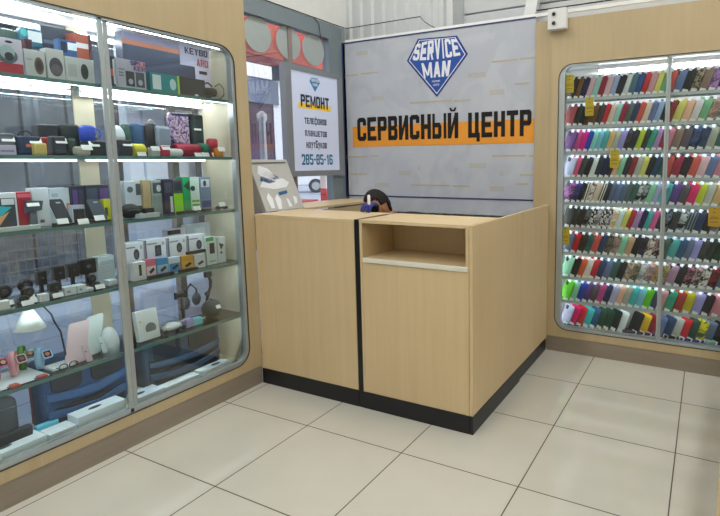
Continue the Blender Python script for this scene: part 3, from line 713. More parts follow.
# shop across: purple-brown front, white fascia, blue-grey panel
sp_ = empty('shopfront', (-6.6, 8.1, 0), label='dark maroon shopfront with pale band across the way outside the window', cat='building')
link('facade', B(-0.4, 0, -2.8, -1.55, 0, 2.45), mat('43303F', 0.5), sp_)
link('panel', B(0, 0.03, -2.75, -1.45, 2.40, 2.78), mat('6A7486', 0.5), sp_)
link('purple_panel', B(0, 0.03, -2.25, -1.75, 0.6, 1.85), mat('45304F', 0.4), sp_)
link('fascia', B(-0.3, 0.05, -2.6, 2.6, 2.80, 3.10), mat('F2F4F8', 0.5), sp_)
link('soffit', B(-0.8, -0.2, -2.8, 2.6, 3.10, 3.32), mat('80312C', 0.5), sp_)
link('wall_block', B(-0.4, 0.0, -1.55, -1.1, 0, 2.80), mat('E6ECF2', 0.6), sp_)
bm = bmesh.new(); lathe(bm, [(0.035, 0), (0.035, 1.85), (0.05, 1.87), (0.05, 1.93), (0.01, 1.96)], 14)
tag(link('post', bm, mat('C6C8CE', 0.3, 0.5), loc=(-4.2, 4.0, 0)), 'slim pale post standing outside the window beside the display box', 'post')
# red fascia of the storefront, just outside the glass
fs = empty('storefront_fascia', (-3.9, 3.9, 0), label='red sign fascia outside behind the three window discs', cat='fascia')
link('red_board', B(-0.06, 0, -1.2, 1.8, 2.45, 2.95), mat('C24A32', 0.5), fs)
link('lower_rail', B(-0.08, -0.02, -1.2, 1.8, 2.38, 2.45), mat('9A3A36', 0.5), fs)
link('bracket', B(-0.05, 0.05, 0.02, 0.07, 2.24, 2.38), mat('5A6670', 0.4), fs)
# striped barrier
for k, (bx, by, wh) in enumerate(((-4.6, 5.45, 'left'), (-4.3, 5.55, 'right'))):
    bp = empty('barrier_post', (bx, by, 0), label='red and white striped barrier post outside, %s one below the sign' % ('left' if k == 0 else 'right'), cat='barrier', group='barrier posts outside')
    for j in range(7):
        link('band', B(-0.05, 0.05, -0.06, 0.06, j*0.18, j*0.18+0.18), mat('C4303A' if j % 2 else 'EDE6E0', 0.5), bp)
bb_ = empty('bench', (-4.9, 4.95, 0), label='red topped low bench outside the window below the sign', cat='bench')
link('seat', B(-0.2, 0.2, -0.75, 0.45, 0.86, 0.93), mat('C5434E', 0.5), bb_)
for yy in (-0.7, 0.38): link('leg', B(-0.18, 0.18, yy, yy+0.05, 0, 0.86), mat('B9BFC8', 0.4), bb_)
# parked white car
car = empty('car', (-18.8, 19.4, 0), math.radians(41), label='white parked car seen outside under the repair sign', cat='car')
prof = [(-2.1, 0.35), (2.1, 0.35), (2.15, 0.62), (2.0, 0.85), (1.15, 0.98), (0.5, 1.42), (-0.9, 1.46), (-1.7, 1.05), (-2.1, 0.95)]
bm = bmesh.new(); prism(bm, prof, -0.82, 0.82, lambda u, v, t: Vector((u, t, v))); link('body', bm, mat('E3E9F0', 0.25, 0, 0.5), car, bevel=0.06, seg=3)
bm = bmesh.new(); prism(bm, [(-1.4, 1.02), (0.98, 0.99), (0.45, 1.36), (-0.85, 1.40)], -0.83, 0.83, lambda u, v, t: Vector((u, t, v))); link('side_window', bm, mat('38424E', 0.1), car)
for wx in (-1.35, 1.35):
    for wy in (-0.80, 0.80):
        bm = bmesh.new(); lathe(bm, [(0.33, -0.1), (0.35, 0), (0.33, 0.1)], 28, Matrix.Translation((wx, wy, 0.33)) @ Matrix.Rotation(PI/2, 4, 'X'))
        wl = link('wheel', bm, mat('1C1E22', 0.6), car)
        bm = bmesh.new(); lathe(bm, [(0.2, -0.105), (0.2, 0.105)], 16, Matrix.Translation((wx, wy, 0.33)) @ Matrix.Rotation(PI/2, 4, 'X'))
        link('hub', bm, ALU, wl)

# ------------------------------------------------------------------ phone cases in the far display case
def case_mesh():
    bm = bmesh.new()
    prism(bm, rrect(0, 0, 0.078, 0.166, 0.012, 4), 0, 0.009, lambda u, v, t: Vector((u, t, v)))
    me = bpy.data.meshes.new('phone_case'); bmesh.ops.recalc_face_normals(bm, faces=bm.faces[:]); bm.to_mesh(me); bm.free(); return me
CASE_BM = case_mesh()
CAM_ME = (lambda bm: (prism(bm, rrect(0.008, 0.124, 0.032, 0.157, 0.007, 3), -0.0015, 0.001, lambda u, v, t: Vector((u, t, v))), bm))(bmesh.new())[1]
me_cam = bpy.data.meshes.new('camera_cutout'); bmesh.ops.recalc_face_normals(CAM_ME, faces=CAM_ME.faces[:]); CAM_ME.to_mesh(me_cam); me_cam.materials.append(mat('16181C', 0.3))
bm = bmesh.new(); box(bm, 0.036, 0.072, -0.008, -0.006, 0.010, 0.034); me_tag = bpy.data.meshes.new('price_tag'); bm.to_mesh(me_tag); me_tag.materials.append(TAG)
bm = bmesh.new(); box(bm, 0.024, 0.046, -0.0025, -0.001, 0.153, 0.175); me_tab = bpy.data.meshes.new('hang_tab'); bm.to_mesh(me_tab); me_tab.materials.append(mat('DDE4E8', 0.35))
CM = {}
def case_me(spec):
    if spec in CM: return CM[spec]
    me = CASE_BM.copy(); me.name = 'phone_case'
    parts_ = spec.split(':')
    m = mat(parts_[0], 0.42) if len(parts_) == 1 else pattern_mat(parts_[2], parts_[0], parts_[1], {'speckle': 55, 'dots': 70, 'marble': 22, 'floral': 34, 'stripe': 18}[parts_[2]])
    me.materials.append(m); CM[spec] = me; return me
NAMES = {'171A22': 'black', '6B4526': 'brown', '1C2450': 'navy', 'DDB8C2': 'pale pink', '9CCFCB': 'mint', '9C1F3E': 'crimson', '9DB4E0': 'light blue', 'D3D8DA': 'pale grey',
 '3E6C80': 'steel teal', '1E4A8C': 'royal blue', 'C81E2E': 'red', 'CF9AA2': 'dusty pink', 'D9D66E': 'pale yellow', '76B98C': 'soft green', 'D2564A': 'coral',
 '8C2630': 'maroon', '3A3C3E': 'charcoal', 'E0CDBB': 'cream', '52675F': 'sage', '2B3F66': 'slate navy', '6478A6': 'slate blue', '6A3C86': 'purple', 'C2478C': 'magenta pink',
 'E0188C': 'hot magenta', '2440B8': 'cobalt blue', '86D8C8': 'light mint', '7CC4DC': 'sky blue', 'D6B37C': 'sand', 'B9BFB8': 'light grey', '9E98DC': 'lavender',
 '222C38': 'dark slate', 'B9CC30': 'lime yellow', '1E2C2A': 'green black', '2F9C7C': 'teal green', 'B58CC8': 'orchid', 'D98C9C': 'salmon pink', 'BCC4E2': 'pale lavender',
 'D84C7C': 'rose pink', 'E2EEEC': 'clear', 'E6B79C': 'peach', '1E4468': 'deep blue', 'DAD4DA': 'lilac white', '1F5A58': 'dark teal', 'D8EAEE': 'ice white', 'A83028': 'brick red',
 '4FB0B0': 'turquoise', 'E0609A': 'bubblegum pink', '5F6F8C': 'blue grey', '34302C': 'brown black', '35635F': 'deep teal', 'D9653C': 'orange', '5ECB14': 'bright lime',
 '8CCFAE': 'pale mint', '5B3F8C': 'violet', '57505A': 'plum grey', 'B0B4D8': 'periwinkle', 'A9AD9E': 'sage grey', '3FC0C4': 'aqua', '3A4070': 'indigo', 'DCB21E': 'mustard yellow',
 'E01E6C': 'hot pink', '1D4A38': 'bottle green', '2C5A84': 'denim blue', '7A7480': 'mauve grey', '8C7468': 'taupe', 'E8E4DC': 'off white', '3E2F56': 'aubergine', '9CC87E': 'light green',
 'B890B0': 'mauve pink', '2A9C7C': 'emerald', 'C9C21E': 'acid yellow', '7E8CB8': 'steel lavender', 'C9A27E': 'tan'}
PN = {'speckle': 'glittery', 'dots': 'dotted', 'marble': 'marbled', 'floral': 'patterned', 'stripe': 'striped'}
PB = ['black', 'navy', 'grey', 'brown', 'pink', 'white', 'olive', 'purple', 'tan']
ROWS_L = [
 '171A22 6B4526 1C2450 DDB8C2 9CCFCB 9C1F3E DDB8C2 9DB4E0 171A22 D3D8DA 3E6C80 1E4A8C C81E2E CF9AA2 D9D66E 76B98C D2564A',
 '8C2630 1E2C2A 171A22 - 6B4526 3A3C3E C81E2E E0CDBB 9CCFCB 9C1F3E 52675F 2B3F66 D2564A E0CDBB 6478A6 9DB4E0 171A22 8C2630',
 '6A3C86 C2478C E0188C 2440B8 86D8C8 7CC4DC 4FB0B0 D6B37C B9BFB8 9E98DC 171A22:4A3A40:floral 222C38 B9CC30 1E2C2A 2F9C7C B58CC8 9C1F3E D98C9C',
 'BCC4E2 D84C7C 3A3C3E 171A22 E2EEEC 222C38 1C2450 171A22 E6B79C 8CCFAE 222C38 8C2630 B9BFB8 D9D66E 171A22 1E4468 35635F D2564A',
 '1C2040:B060B0:floral 1C2040:4040A0:floral 171A22 171A22:E8E4DC:stripe E8E4DC:6B4526:floral E0CDBB 171A22:E8E4DC:stripe 222C38 5F6F8C 6478A6 5F6F8C 52675F 35635F 171A22:C8CCCC:marble 171A22:A0A8A8:marble 8CCFAE B0B4D8 7CC4DC 4FB0B0',
 '3A3C3E 3A3C3E 34302C 171A22:707880:marble E8E4DC:20242C:dots 7A7480:C0B8C0:marble E8E4DC:171A22:dots DAD4DA:404858:dots D6B37C:F0E8D8:floral D8EAEE D9D66E A83028 B58CC8 1C2450 4FB0B0 E0609A 222C38 171A22:8090A0:marble',
 '5F6F8C C81E2E 34302C 35635F D2564A 2B3F66 6B6A5C:3A3A34:floral B8948C:6A5850:floral 8CCFAE C9A27E 171A22 3E2F56:171A22:marble E8E4DC:6B3A20:floral 171A22:C8A0A0:floral 52675F',
 '8CCFAE 171A22 D9653C E8E4DC C81E2E 2B3F66 6478A6 35635F 171A22 8C7468:C8B8A8:speckle 4A4A34:A09078:floral 9AA0A8:D8DCE0:marble 7A7480:E0B8B0:floral C9A27E:A07848:speckle 8A7A50:B8A878:speckle',
 '5ECB14 8CCFAE 2440B8 5B3F8C 57505A C2478C 1C2450 B0B4D8 E6B79C A9AD9E 3FC0C4 7CC4DC 5ECB14 3A4070 CF9AA2',
 'BCC4E2 E01E6C C81E2E 3FC0C4 2C5A84 1D4A38 1D4A38 1E2C2A E2EEEC - 171A22 DCB21E 9C1F3E 6478A6']
ROWS_R = [
 '6478A6 171A22 4A4A34:A09078:speckle 8C7468 B58CC8:7A4A8C:floral 3E2F56:171A22:marble 5F6F8C 7E8CB8 35635F',
 'D9D66E E6B79C DAD4DA 76B98C 8C7468:D0A090:floral 7A7480:C8C8CC:marble 4A4A34:20201A:floral 34302C 222C38',
 '8C7468 57505A 1C2450:3A5A8C:floral 1E4468:1C2450:floral A9AD9E 35635F E0CDBB D9D66E 9CC87E',
 '9C1F3E 171A22 D2564A DDB8C2 6478A6 D98C9C 9DB4E0 E2EEEC 8C7468:2A2420:dots',
 '5B3F8C 57505A E01E6C B9CC30 B9BFB8 D6B37C 222C38 2440B8 5B3F8C',
 '3A3C3E 171A22:C0C8CC:marble 1E2C2A:8090A0:stripe 2B3F66 171A22 7A7480:B0A8B8:marble 222C38 1C2450 A83028',
 '4FB0B0 2C5A84 5F6F8C 9E98DC 3A3C3E 1E2C2A 1D4A38:20281A:marble 3FC0C4 E01E6C 3E2F56',
 'B890B0 171A22 171A22:B06A80:floral 34302C:D0B0B8:floral E8E4DC:171A22:floral 171A22:A02030:floral 5F6F8C 52675F 35635F',
 '2A9C7C A83028 C9C21E 9E98DC 171A22 D98C9C 9CC87E C9A27E:E8D8B8:floral',
 '2B3F66 B9BFB8 C81E2E 1D4A38 4A5A34:DCD21E:marble 5F6F8C 171A22:30384A:floral 1E2C2A 9CC87E']
def cname(sp):
    q = sp.split(':')
    if len(q) == 1: return NAMES[q[0]]
    base = NAMES.get(q[0]) or {'1C2040': 'navy', '6B6A5C': 'olive grey', 'B8948C': 'rose taupe', '4A4A34': 'dark olive', '9AA0A8': 'silver grey', '8A7A50': 'khaki', '4A5A34': 'olive'}.get(q[0], 'grey')
    return base+' '+PN[q[2]]
ORD = ['top', 'second', 'third', 'fourth', 'fifth', 'sixth', 'seventh', 'eighth', 'ninth', 'bottom']
seen = set()
tilt = math.radians(17.5)
for bay, ROWS, xa, xb in (('left', ROWS_L, -0.965, -0.318), ('right', ROWS_R, -0.262, 0.145)):
    for r, row in enumerate(ROWS):
        cols = row.split(); n = len(cols); z = RS[r]+0.007
        if r == 9: z = 0.196
        pitch = (xb-xa)/(n-1)
        real = [c for c in cols if c != '-']
        for i, sp in enumerate(cols):
            if sp == '-': continue
            jx, jt = random.uniform(-0.002, 0.002), random.uniform(-0.02, 0.02)
            o = bpy.data.objects.new('phone_case', case_me(sp)); C.objects.link(o)
            yaw = math.radians(-20)
            Rm = Matrix.Translation((xa+i*pitch+jx, 3.765+(0.012 if r == 9 else 0), z)) @ Matrix.Rotation(tilt+jt, 4, 'Y') @ Matrix.Rotation(yaw, 4, 'Z')
            o.matrix_world = Rm
            for me_, nm in ((me_tag, 'price_tag'), (me_tab, 'hang_tab'), (me_cam, 'camera_cutout')):
                if nm == 'camera_cutout' and not (i == 0 or cols[i-1] == '-' ) : continue
                if nm == 'hang_tab' and r == 9: continue
                c = bpy.data.objects.new(nm, me_); C.objects.link(c); c.parent = o
            a = cname(sp)
            L_ = cname(cols[i-1]) if i and cols[i-1] != '-' else None
            R_ = cname(cols[i+1]) if i+1 < n and cols[i+1] != '-' else None
            where = '%s row, %s bay' % (ORD[r], bay)
            if L_ and R_: lab = '%s phone case between %s and %s ones, %s' % (a, L_, R_, where)
            elif R_: lab = '%s phone case left of the %s one, %s' % (a, R_, where)
            elif L_: lab = '%s phone case right of the %s one, %s' % (a, L_, where)
            if len(lab.split()) > 16: lab = '%s phone case left of the %s one, %s' % (a, R_ or L_, where) if R_ else lab
            if lab in seen: lab = lab.replace('phone case', 'phone case with price tag')
            seen.add(lab)
            tag(o, lab, 'phone case', 'phone cases in the far display case')

# ------------------------------------------------------------------ goods in the left display case
LX = -2.52
def zt(py, X, y): return z_on(py, X, y)
def price_tag(root, x, y, z=0.0, w=0.046, h=0.026):
    bm = bmesh.new()
    M = Matrix.Translation((x, y, z)) @ Matrix.Rotation(math.radians(-25), 4, 'Y')
    box(bm, -0.0008, 0.0008, -w/2, w/2, 0, h, 0, M)
    return link('price_tag', bm, TAG, root)
def goods(name, label, cat, px0, px1, py, sz, X, group=None, yaw=0):
    """empty at the base of a thing whose front edge is seen from px0 to px1 with its top at py"""
    y0, y1 = y_on(px0, X, sz), y_on(px1, X, sz)
    h = zt(py, X, (y0+y1)/2)-sz
    o = empty(name, (X, (y0+y1)/2, sz+0.0015), yaw, label, cat, group)
    return o, (y1-y0), h-0.0015
def carton(label, px0, px1, py, sz, X, d, col, art=(), name='product_box', cat='box', tilt=0, yaw=0, ptag=None, group=None, part='carton', rise=0, side=None, r=0.002):
    o, w, h = goods(name, label, cat, px0, px1, py, sz, X, group, yaw)
    if rise: o.location.z += rise; h -= rise
    t = math.radians(tilt); M = Matrix.Rotation(t, 4, 'Y')
    off = Matrix.Translation((0, 0, d*math.sin(-t) if t < 0 else 0))
    M = off @ M
    h2 = h/math.cos(t) if t else h
    bm = bmesh.new(); box(bm, -d, 0, -w/2, w/2, 0, h2, 0, M)
    body_ = link(part, bm, mat(col, 0.4), o, bevel=r)
    for i, a in enumerate(art):
        u0, v0, u1, v1, c = a[:5]; sh = a[5] if len(a) > 5 else 'r'
        U0, U1, V0, V1 = -w/2+u0*w, -w/2+u1*w, v0*h2, v1*h2
        f = lambda u, v, t_: M @ Vector((t_, u, v))
        e0 = 0.0008+0.0005*i
        if sh.startswith('t:'):
            letters('lettering', sh[2:], mat(c, 0.5), body_, U0, V0, U1, V1, f, e0+0.0012); continue
        poly = [(U0, V0), (U1, V0), (U1, V1), (U0, V1)] if sh == 'r' else [((U0+U1)/2+(U1-U0)/2*math.cos(q*PI/10), (V0+V1)/2+(V1-V0)/2*math.sin(q*PI/10)) for q in range(20)] if sh == 'e' else [(-w/2+p*w, q*h2) for p, q in sh_poly(sh)]
        bm = bmesh.new(); prism(bm, poly, 0, e0, f); link('printed_panel', bm, mat(c, 0.45), body_)
    if side:
        bm = bmesh.new(); box(bm, -d+0.002, -0.002, w/2, w/2+0.0008, 0.002, h2-0.002, 0, M); link('side_print', bm, mat(side, 0.45), body_)
    if ptag is not None: price_tag(o, 0.012, (ptag-0.5)*w, 0.0)
    return o
def sh_poly(s): return [tuple(float(q) for q in p.split(',')) for p in s[2:].split(';')]

S1, S2, S3, S4, S5, S6 = 1.785, 1.453, 1.138, 0.815, 0.48, 0.1705
F = -2.585   # front of a shelf
# --- top shelf
carton('clear blister pack holding a grey mouse over a red base, far left of top shelf', -14, 25, 37, S1, F, 0.03, 'CFCBDD', [(0.02, 0, 0.98, .3, 'B8384A'), (0, .3, .35, .97, 'D9B6C4'), (.55, .86, .75, .93, '22252C', 'e'), (.3, .28, .85, .72, '5A6670', 'e'), (.38, .4, .78, .8, 'A8BCC0', 'e'), (.5, .36, .74, .6, '2C3540', 'e')], name='blister_pack', cat='blister pack')
carton('white box with brown oval mouse picture, beside the grey mouse pack', 26.5, 47, 50, S1, F, 0.05, 'C9CED0', [(.44, .1, .9, .75, '6E5650', 'e'), (.52, .2, .82, .65, '3C3638', 'e'), (.08, .6, .35, .66, 'A8B0B0')])
carton('small dark maroon box peeking above the white mouse box, top shelf', 28, 36, 39, S1, F-0.06, 0.05, '5A2A3C', [(.1, .05, .8, .95, '3A2634')])
carton('white box with a dark round mouse picture, third from left on top shelf', 48.5, 66, 49, S1, F, 0.05, 'D2D4D6', [(.12, .1, .88, .72, '4A4650', 'e'), (.2, .12, .8, .5, '6E6670', 'e')])
carton('white box with a tall black mouse picture, left of the silver door post', 66.5, 95.5, 58, S1, F, 0.05, 'CDD3D4', [(.52, .14, .78, .78, '2C3436', 'e'), (.1, .2, .38, .7, 'B9C0C2')], side='3A3C42')
carton('dark slate box with faint stripes at the back of the top shelf', 46, 79, 28, S1, F-0.17, 0.10, '3F4A5C', [(.05, .7, .95, .76, '70809A'), (.05, .5, .9, .55, '5E6C86'), (.1, .2, .9, .3, '28304A')])
carton('royal blue phone case box with white label in front of the dark slate box', 62, 80, 40, S1, F-0.08, 0.04, '2F5C94', [(.12, .7, .45, .95, '1A2640'), (.5, .78, 1, .95, 'E4EAF4'), (.3, .1, .7, .6, '28426C')])
carton('orange red box crossed by two white bands near the door post, top shelf', 79, 95, 34, S1, F-0.09, 0.08, 'B0563E', [(0, .72, .8, .82, 'E8E6E8'), (0, .42, .8, .5, 'E8E6E8'), (.82, 0, 1, 1, '4A2A34'), (.1, .05, .75, .36, 'C08070')])
carton('teal rounded pack with white price card, topmost of the back stack left', 26, 47, 28, S1, F-0.10, 0.05, '1C6E86', [(.3, .3, .95, .85, 'EAF0F2'), (0, .5, .25, .9, '44B8B8', 'e')], rise=0.14, r=0.012)
carton('dark olive carton in the shade at the back corner, top shelf left', 0, 27, 30, S1, F-0.14, 0.10, '4F6660', [(.1, .6, .9, .7, '6A8078')])
# right bay
carton('narrow black and orange box right of the silver door post, top shelf', 111, 118, 56, S1, F-0.02, 0.05, '22262C', [(.5, .1, .95, .9, 'D6DADE'), (.1, .35, .5, .6, 'C4553A', 'e')])
carton('lavender speaker box with pictures of two black speakers, top shelf', 118.5, 147, 60, S1, F, 0.07, 'B9BBCB', [(.28, .08, .58, .6, '3A3E48'), (.63, .08, .93, .6, '4A4E58'), (.36, .15, .52, .35, 'B9BBCB', 'e'), (.7, .15, .86, .35, 'B9BBCB', 'e'), (.05, .62, .25, .66, '8084A0'), (.05, .5, .2, .54, '6A6E8A'), (.05, .4, .2, .44, '6A6E8A'), (.45, .82, .72, .98, '4A2A86', 't:SP'), (.74, .82, .98, .98, 'C83A4A', 't:EA'), (.55, .64, .95, .8, '6A3A7A', 't:KER')])
kb = carton('huge dark navy keyboard box with lavender band reading KEYBOARD, top shelf', 126, 212, 41, S1, F-0.12, 0.06, '3A4562', [(0, .86, .62, 1, 'A9A6C8'), (0, .80, .62, .88, 'D8805E'), (.62, .62, 1, 1, 'C9C4DE'), (.80, .2, 1, .62, 'C9C4DE'), (.68, .84, .97, .96, '2A2450', 't:KEYBO'), (.82, .64, .97, .78, 'B03A4A', 't:ARD'), (.85, .5, .95, .56, '1A1C28'), (.1, .3, .8, .32, '3C4660')], cat='box', tilt=0)
carton('charcoal keyboard box leaning in front of the navy box, top shelf right', 176, 206, 78, S1, F-0.045, 0.05, '33343C', [(.1, .1, .9, .9, '3C3E46'), (.62, .1, .75, .2, 'D8DCE0', 'e')])
carton('teal and white flat box with lime green edge, beside the speaker box', 151, 180, 74, S1, F-0.005, 0.03, '1F8E96', [(.08, .15, .36, .9, 'DDEBEE'), (.66, .2, .88, .8, 'BFE0E4', 'e'), (.94, 0, 1, 1, 'B9DC28')])
o, w, h = goods('headphones', 'black folded headphones with looping cable, right end of top shelf', 'headphones', 206, 223, 78, S1, F-0.02)
bm = bmesh.new(); lathe(bm, [(0.030, -0.02), (0.036, -0.01), (0.036, 0.01), (0.030, 0.02)], 24, Matrix.Translation((-0.04, 0, 0.045)) @ Matrix.Scale(1.1, 4)); ec = link('ear_cup', bm, mat('26282C', 0.5), o)
bm = bmesh.new(); lathe(bm, [(0.026, -0.008), (0.030, 0), (0.026, 0.008)], 24, Matrix.Translation((-0.06, -0.045, 0.035)) @ Matrix.Rotation(PI/2, 4, 'X')); link('ear_cup', bm, mat('6A665C', 0.5), o)
bm = bmesh.new(); tube(bm, [(-0.03, 0.03, 0.08), (-0.02, 0.055, 0.10), (-0.02, 0.085, 0.075), (-0.02, 0.085, 0.04), (-0.02, 0.06, 0.012), (-0.02, 0.03, 0.005)], 0.0025); link('cable', bm, mat('1A1C20', 0.5), o)
bm = bmesh.new(); tube(bm, [(-0.04, -0.04, 0.06), (-0.05, -0.03, 0.09), (-0.05, 0.0, 0.10), (-0.04, 0.02, 0.08)], 0.005); link('headband', bm, mat('1A1C20', 0.5), o)

# --- second shelf: speakers
def speaker(label, px0, px1, py, X, d, col, kind='box', gcol=None, badge=None, handle=None, sz=S2, ptag=None, r=0.014, name='portable_speaker', cat='speaker', rise=0, topy=None):
    o, w, h = goods(name, label, cat, px0, px1, py, sz, X)
    if rise: o.location.z += rise; h -= rise
    if kind == 'cyl':      # lying cylinder, axis along the shelf
        R_ = h/2; bm = bmesh.new()
        lathe(bm, [(R_*.8, -w/2), (R_, -w/2+0.008), (R_, w/2-0.008), (R_*.8, w/2)], 24, Matrix.Translation((-R_, 0, R_)) @ Matrix.Rotation(PI/2, 4, 'X'))
        b_ = link('body', bm, mat(col, 0.5), o)
        for s_ in (-1, 1):
            bm = bmesh.new(); lathe(bm, [(R_*.7, -0.002), (R_*.7, 0.002)], 20, Matrix.Translation((-R_, s_*(w/2+.001), R_)) @ Matrix.Rotation(PI/2, 4, 'X')); link('end_cap', bm, mat(gcol or '202226', 0.4), o)
    elif kind == 'can':    # standing can
        bm = bmesh.new(); R_ = w/2
        lathe(bm, [(R_*.85, 0), (R_, 0.006), (R_, h-0.008), (R_*.85, h)], 28, Matrix.Translation((-R_, 0, 0)))
        b_ = link('body', bm, mat(col, 0.5), o)
        bm = bmesh.new(); lathe(bm, [(R_*.75, h), (R_*.7, h+0.003)], 24, Matrix.Translation((-R_, 0, 0))); link('top_cap', bm, mat(gcol or '202226', 0.4), o)
    elif kind == 'dome':
        bm = bmesh.new(); R_ = w/2
        lathe(bm, [(R_*.7, 0)]+[(R_*math.cos(a), R_*0.55+(h-R_*0.55)*math.sin(a)) for a in (-0.4, 0, .3, .6, .9, 1.2, 1.5)], 28, Matrix.Translation((-R_, 0, 0)))
        b_ = link('body', bm, mat(col, 0.45), o)
    else:
        bm = B(-d, 0, -w/2, w/2, 0, h); b_ = link('body', bm, mat(col, 0.45), o, bevel=r, seg=4)
        if gcol:
            bm = bmesh.new(); prism(bm, rrect(-w*.40, h*.12, w*.40, h*.86, min(w, h)*.12, 3), 0, 0.002, lambda u, v, t: Vector((t, u, v))); link('grille', bm, mat(gcol, 0.7), o)
    if badge:
        x_ = 0.003; bm = bmesh.new(); prism(bm, rrect(-w*.16, h*.42, w*.16, h*.58, h*.03, 2), 0, 0.001, lambda u, v, t: Vector((x_+t, u, v))); link('badge', bm, mat(badge, 0.4), o)
    if handle:
        bm = bmesh.new(); k = 10
        tube(bm, [(-d*.4, -w*.28*math.cos(PI*i/k), h-0.004+0.028*math.sin(PI*i/k)) for i in range(k+1)], 0.0035); link('handle', bm, mat(handle, 0.5), o)
    if ptag is not None: price_tag(o, 0.006, (ptag-.5)*w, h*0.62 if kind == 'box' else 0.001)
    return o
speaker('grey radio speaker with price tag, leftmost on the second shelf', -8, 17, 133, F-0.03, 0.06, '5C6168', gcol='6E7480', ptag=.7, r=0.008)
carton('flat lavender white box lying before the grey radio speaker', -6, 17, 145, S2, F, 0.02, 'C6C2DA', [(.3, .3, .9, .5, '8F8CB0')])
speaker('navy cube speaker with carrying handle and orange badge, second shelf', 18, 43, 136, F-0.03, 0.07, '1E3050', gcol='26395C', badge='D07A5A', handle='15171C', ptag=.75, r=0.008)
speaker('small cream yellow cube speaker, second shelf left', 35.5, 48, 143, F, 0.03, 'DCC87A', gcol='CDB968', r=0.006)
speaker('slim red speaker wedged behind the small yellow cube', 44, 52, 137, F-0.10, 0.04, 'B5342E', r=0.01)
speaker('tall black boxy speaker with rounded top, back row of second shelf', 42, 61, 124, F-0.13, 0.08, '1A1D28', gcol='232733', r=0.014)
speaker('tall black green speaker beside the blue cup, second shelf', 63, 83, 124, F-0.13, 0.08, '1B2426', gcol='1F2E2C', badge='3A6A58', r=0.014)
speaker('glossy black small speaker with tag in front, second shelf', 54, 68, 136, F-0.03, 0.05, '20262E', gcol='343C48', ptag=.6, r=0.01)
speaker('low dark green speaker with taupe front, before the tall black green one', 69, 78, 139, F-0.05, 0.04, '1F3A30', r=0.008)
speaker('beige flat oval speaker in front of the dark strap speaker', 77, 92, 146.5, F, 0.04, 'B5AE9E', r=0.012, ptag=.7)
speaker('black box speaker with grey carrying strap under the blue cup', 92, 107, 141, F-0.02, 0.09, '16201F', gcol='1B2A27', handle='8A9094', ptag=.2, r=0.006)
o = speaker('bright royal blue cup shaped speaker standing on the black one', 86, 101, 126, F-0.05, 0.06, '1C48C4', kind='can', gcol='1638A0', rise=0.068)
bm = bmesh.new(); k = 12; tube(bm, [(-0.03, 0.036+0.022*math.sin(PI*i/k), 0.045*math.cos(PI*i/k)*0.5+0.04) for i in range(k+1)], 0.004); link('loop_handle', bm, mat('2C58D8', 0.4), o)
speaker('white dome shaped speaker right of the door post, on a black speaker', 116, 130, 125, F-0.05, 0.06, 'D9E0E6', kind='dome', rise=0.075)
speaker('black cube speaker with tag under the white dome, second shelf', 120, 133.5, 140, F-0.01, 0.10, '1A1E2A', gcol='20263A', ptag=.6, r=0.006)
speaker('deep blue rounded speaker at back of second shelf, behind the yellow one', 135, 149, 124, F-0.12, 0.06, '1B4E7C', kind='can', gcol='3A6E9A', handle=None)
speaker('lime yellow round speaker with tag, second shelf right bay', 135.5, 148, 143.5, F, 0.05, 'CFCB1A', kind='cyl', gcol='A8A41C', ptag=.5)
speaker('dark green speaker standing behind the lime yellow round speaker', 126, 135, 125, F-0.13, 0.05, '175046', kind='can')
speaker('black pear shaped speaker with beige strap, middle of second shelf', 150, 162, 124, F-0.10, 0.06, '24222A', kind='can', handle='C9BFA8')
speaker('small grey white speaker with tag before the black strap speaker', 151, 161, 147.5, F, 0.03, 'A9B4B0', ptag=.5, r=0.006)
speaker('grey camera shaped speaker on a stand, second shelf middle', 160, 173, 126, F-0.07, 0.05, '8D9AA8', kind='box', gcol='7E8C9C', r=0.016, rise=0.05)
speaker('small dark base block under the grey camera shaped speaker', 163, 171, 143, F-0.08, 0.04, '2A2E38', r=0.004)
speaker('pink red cube speaker with tag, left of the white oval one', 162, 171, 146, F, 0.04, 'C03A56', ptag=.5, r=0.006)
speaker('white oval flat speaker lying on the second shelf', 170, 184, 148.5, F, 0.04, 'DDDFE0', kind='cyl', gcol='C8CCCE')
o, w, h = goods('cosmetic_bag', 'navy bag printed with colourful flowers standing at back, second shelf', 'bag', 174, 192, 113, S2, F-0.10)
bm = B(-0.05, 0, -w/2, w/2, 0, h); link('body', bm, pattern_mat('floral', '2A2E66', 'D8B8D0', 36), o, bevel=0.012, seg=3)
link('top_band', B(-0.052, 0.002, -w/2+0.004, w/2-0.004, h-0.018, h-0.004), mat('2B3564', 0.5), o)
speaker('tall black speaker with grey light streaks, second shelf right', 192, 206, 114, F-0.10, 0.05, '1C2628', gcol='2E3E40', r=0.012, ptag=.5)
speaker('long crimson cylinder speaker lying across second shelf right', 179, 203, 143.5, F-0.01, 0.06, 'A82440', kind='cyl', gcol='7A1A2E', ptag=.8)
speaker('green round speaker between two red ones, second shelf right', 203, 212, 143, F, 0.05, '1E6A50', kind='cyl', ptag=.3)
speaker('red rounded speaker right of the green round one', 212, 221, 139, F-0.04, 0.05, 'B8283E', kind='can', ptag=.4)
speaker('tiny orange speaker with tag at right end of second shelf', 217, 224, 148, F, 0.03, 'E8922A', r=0.006, ptag=.7)

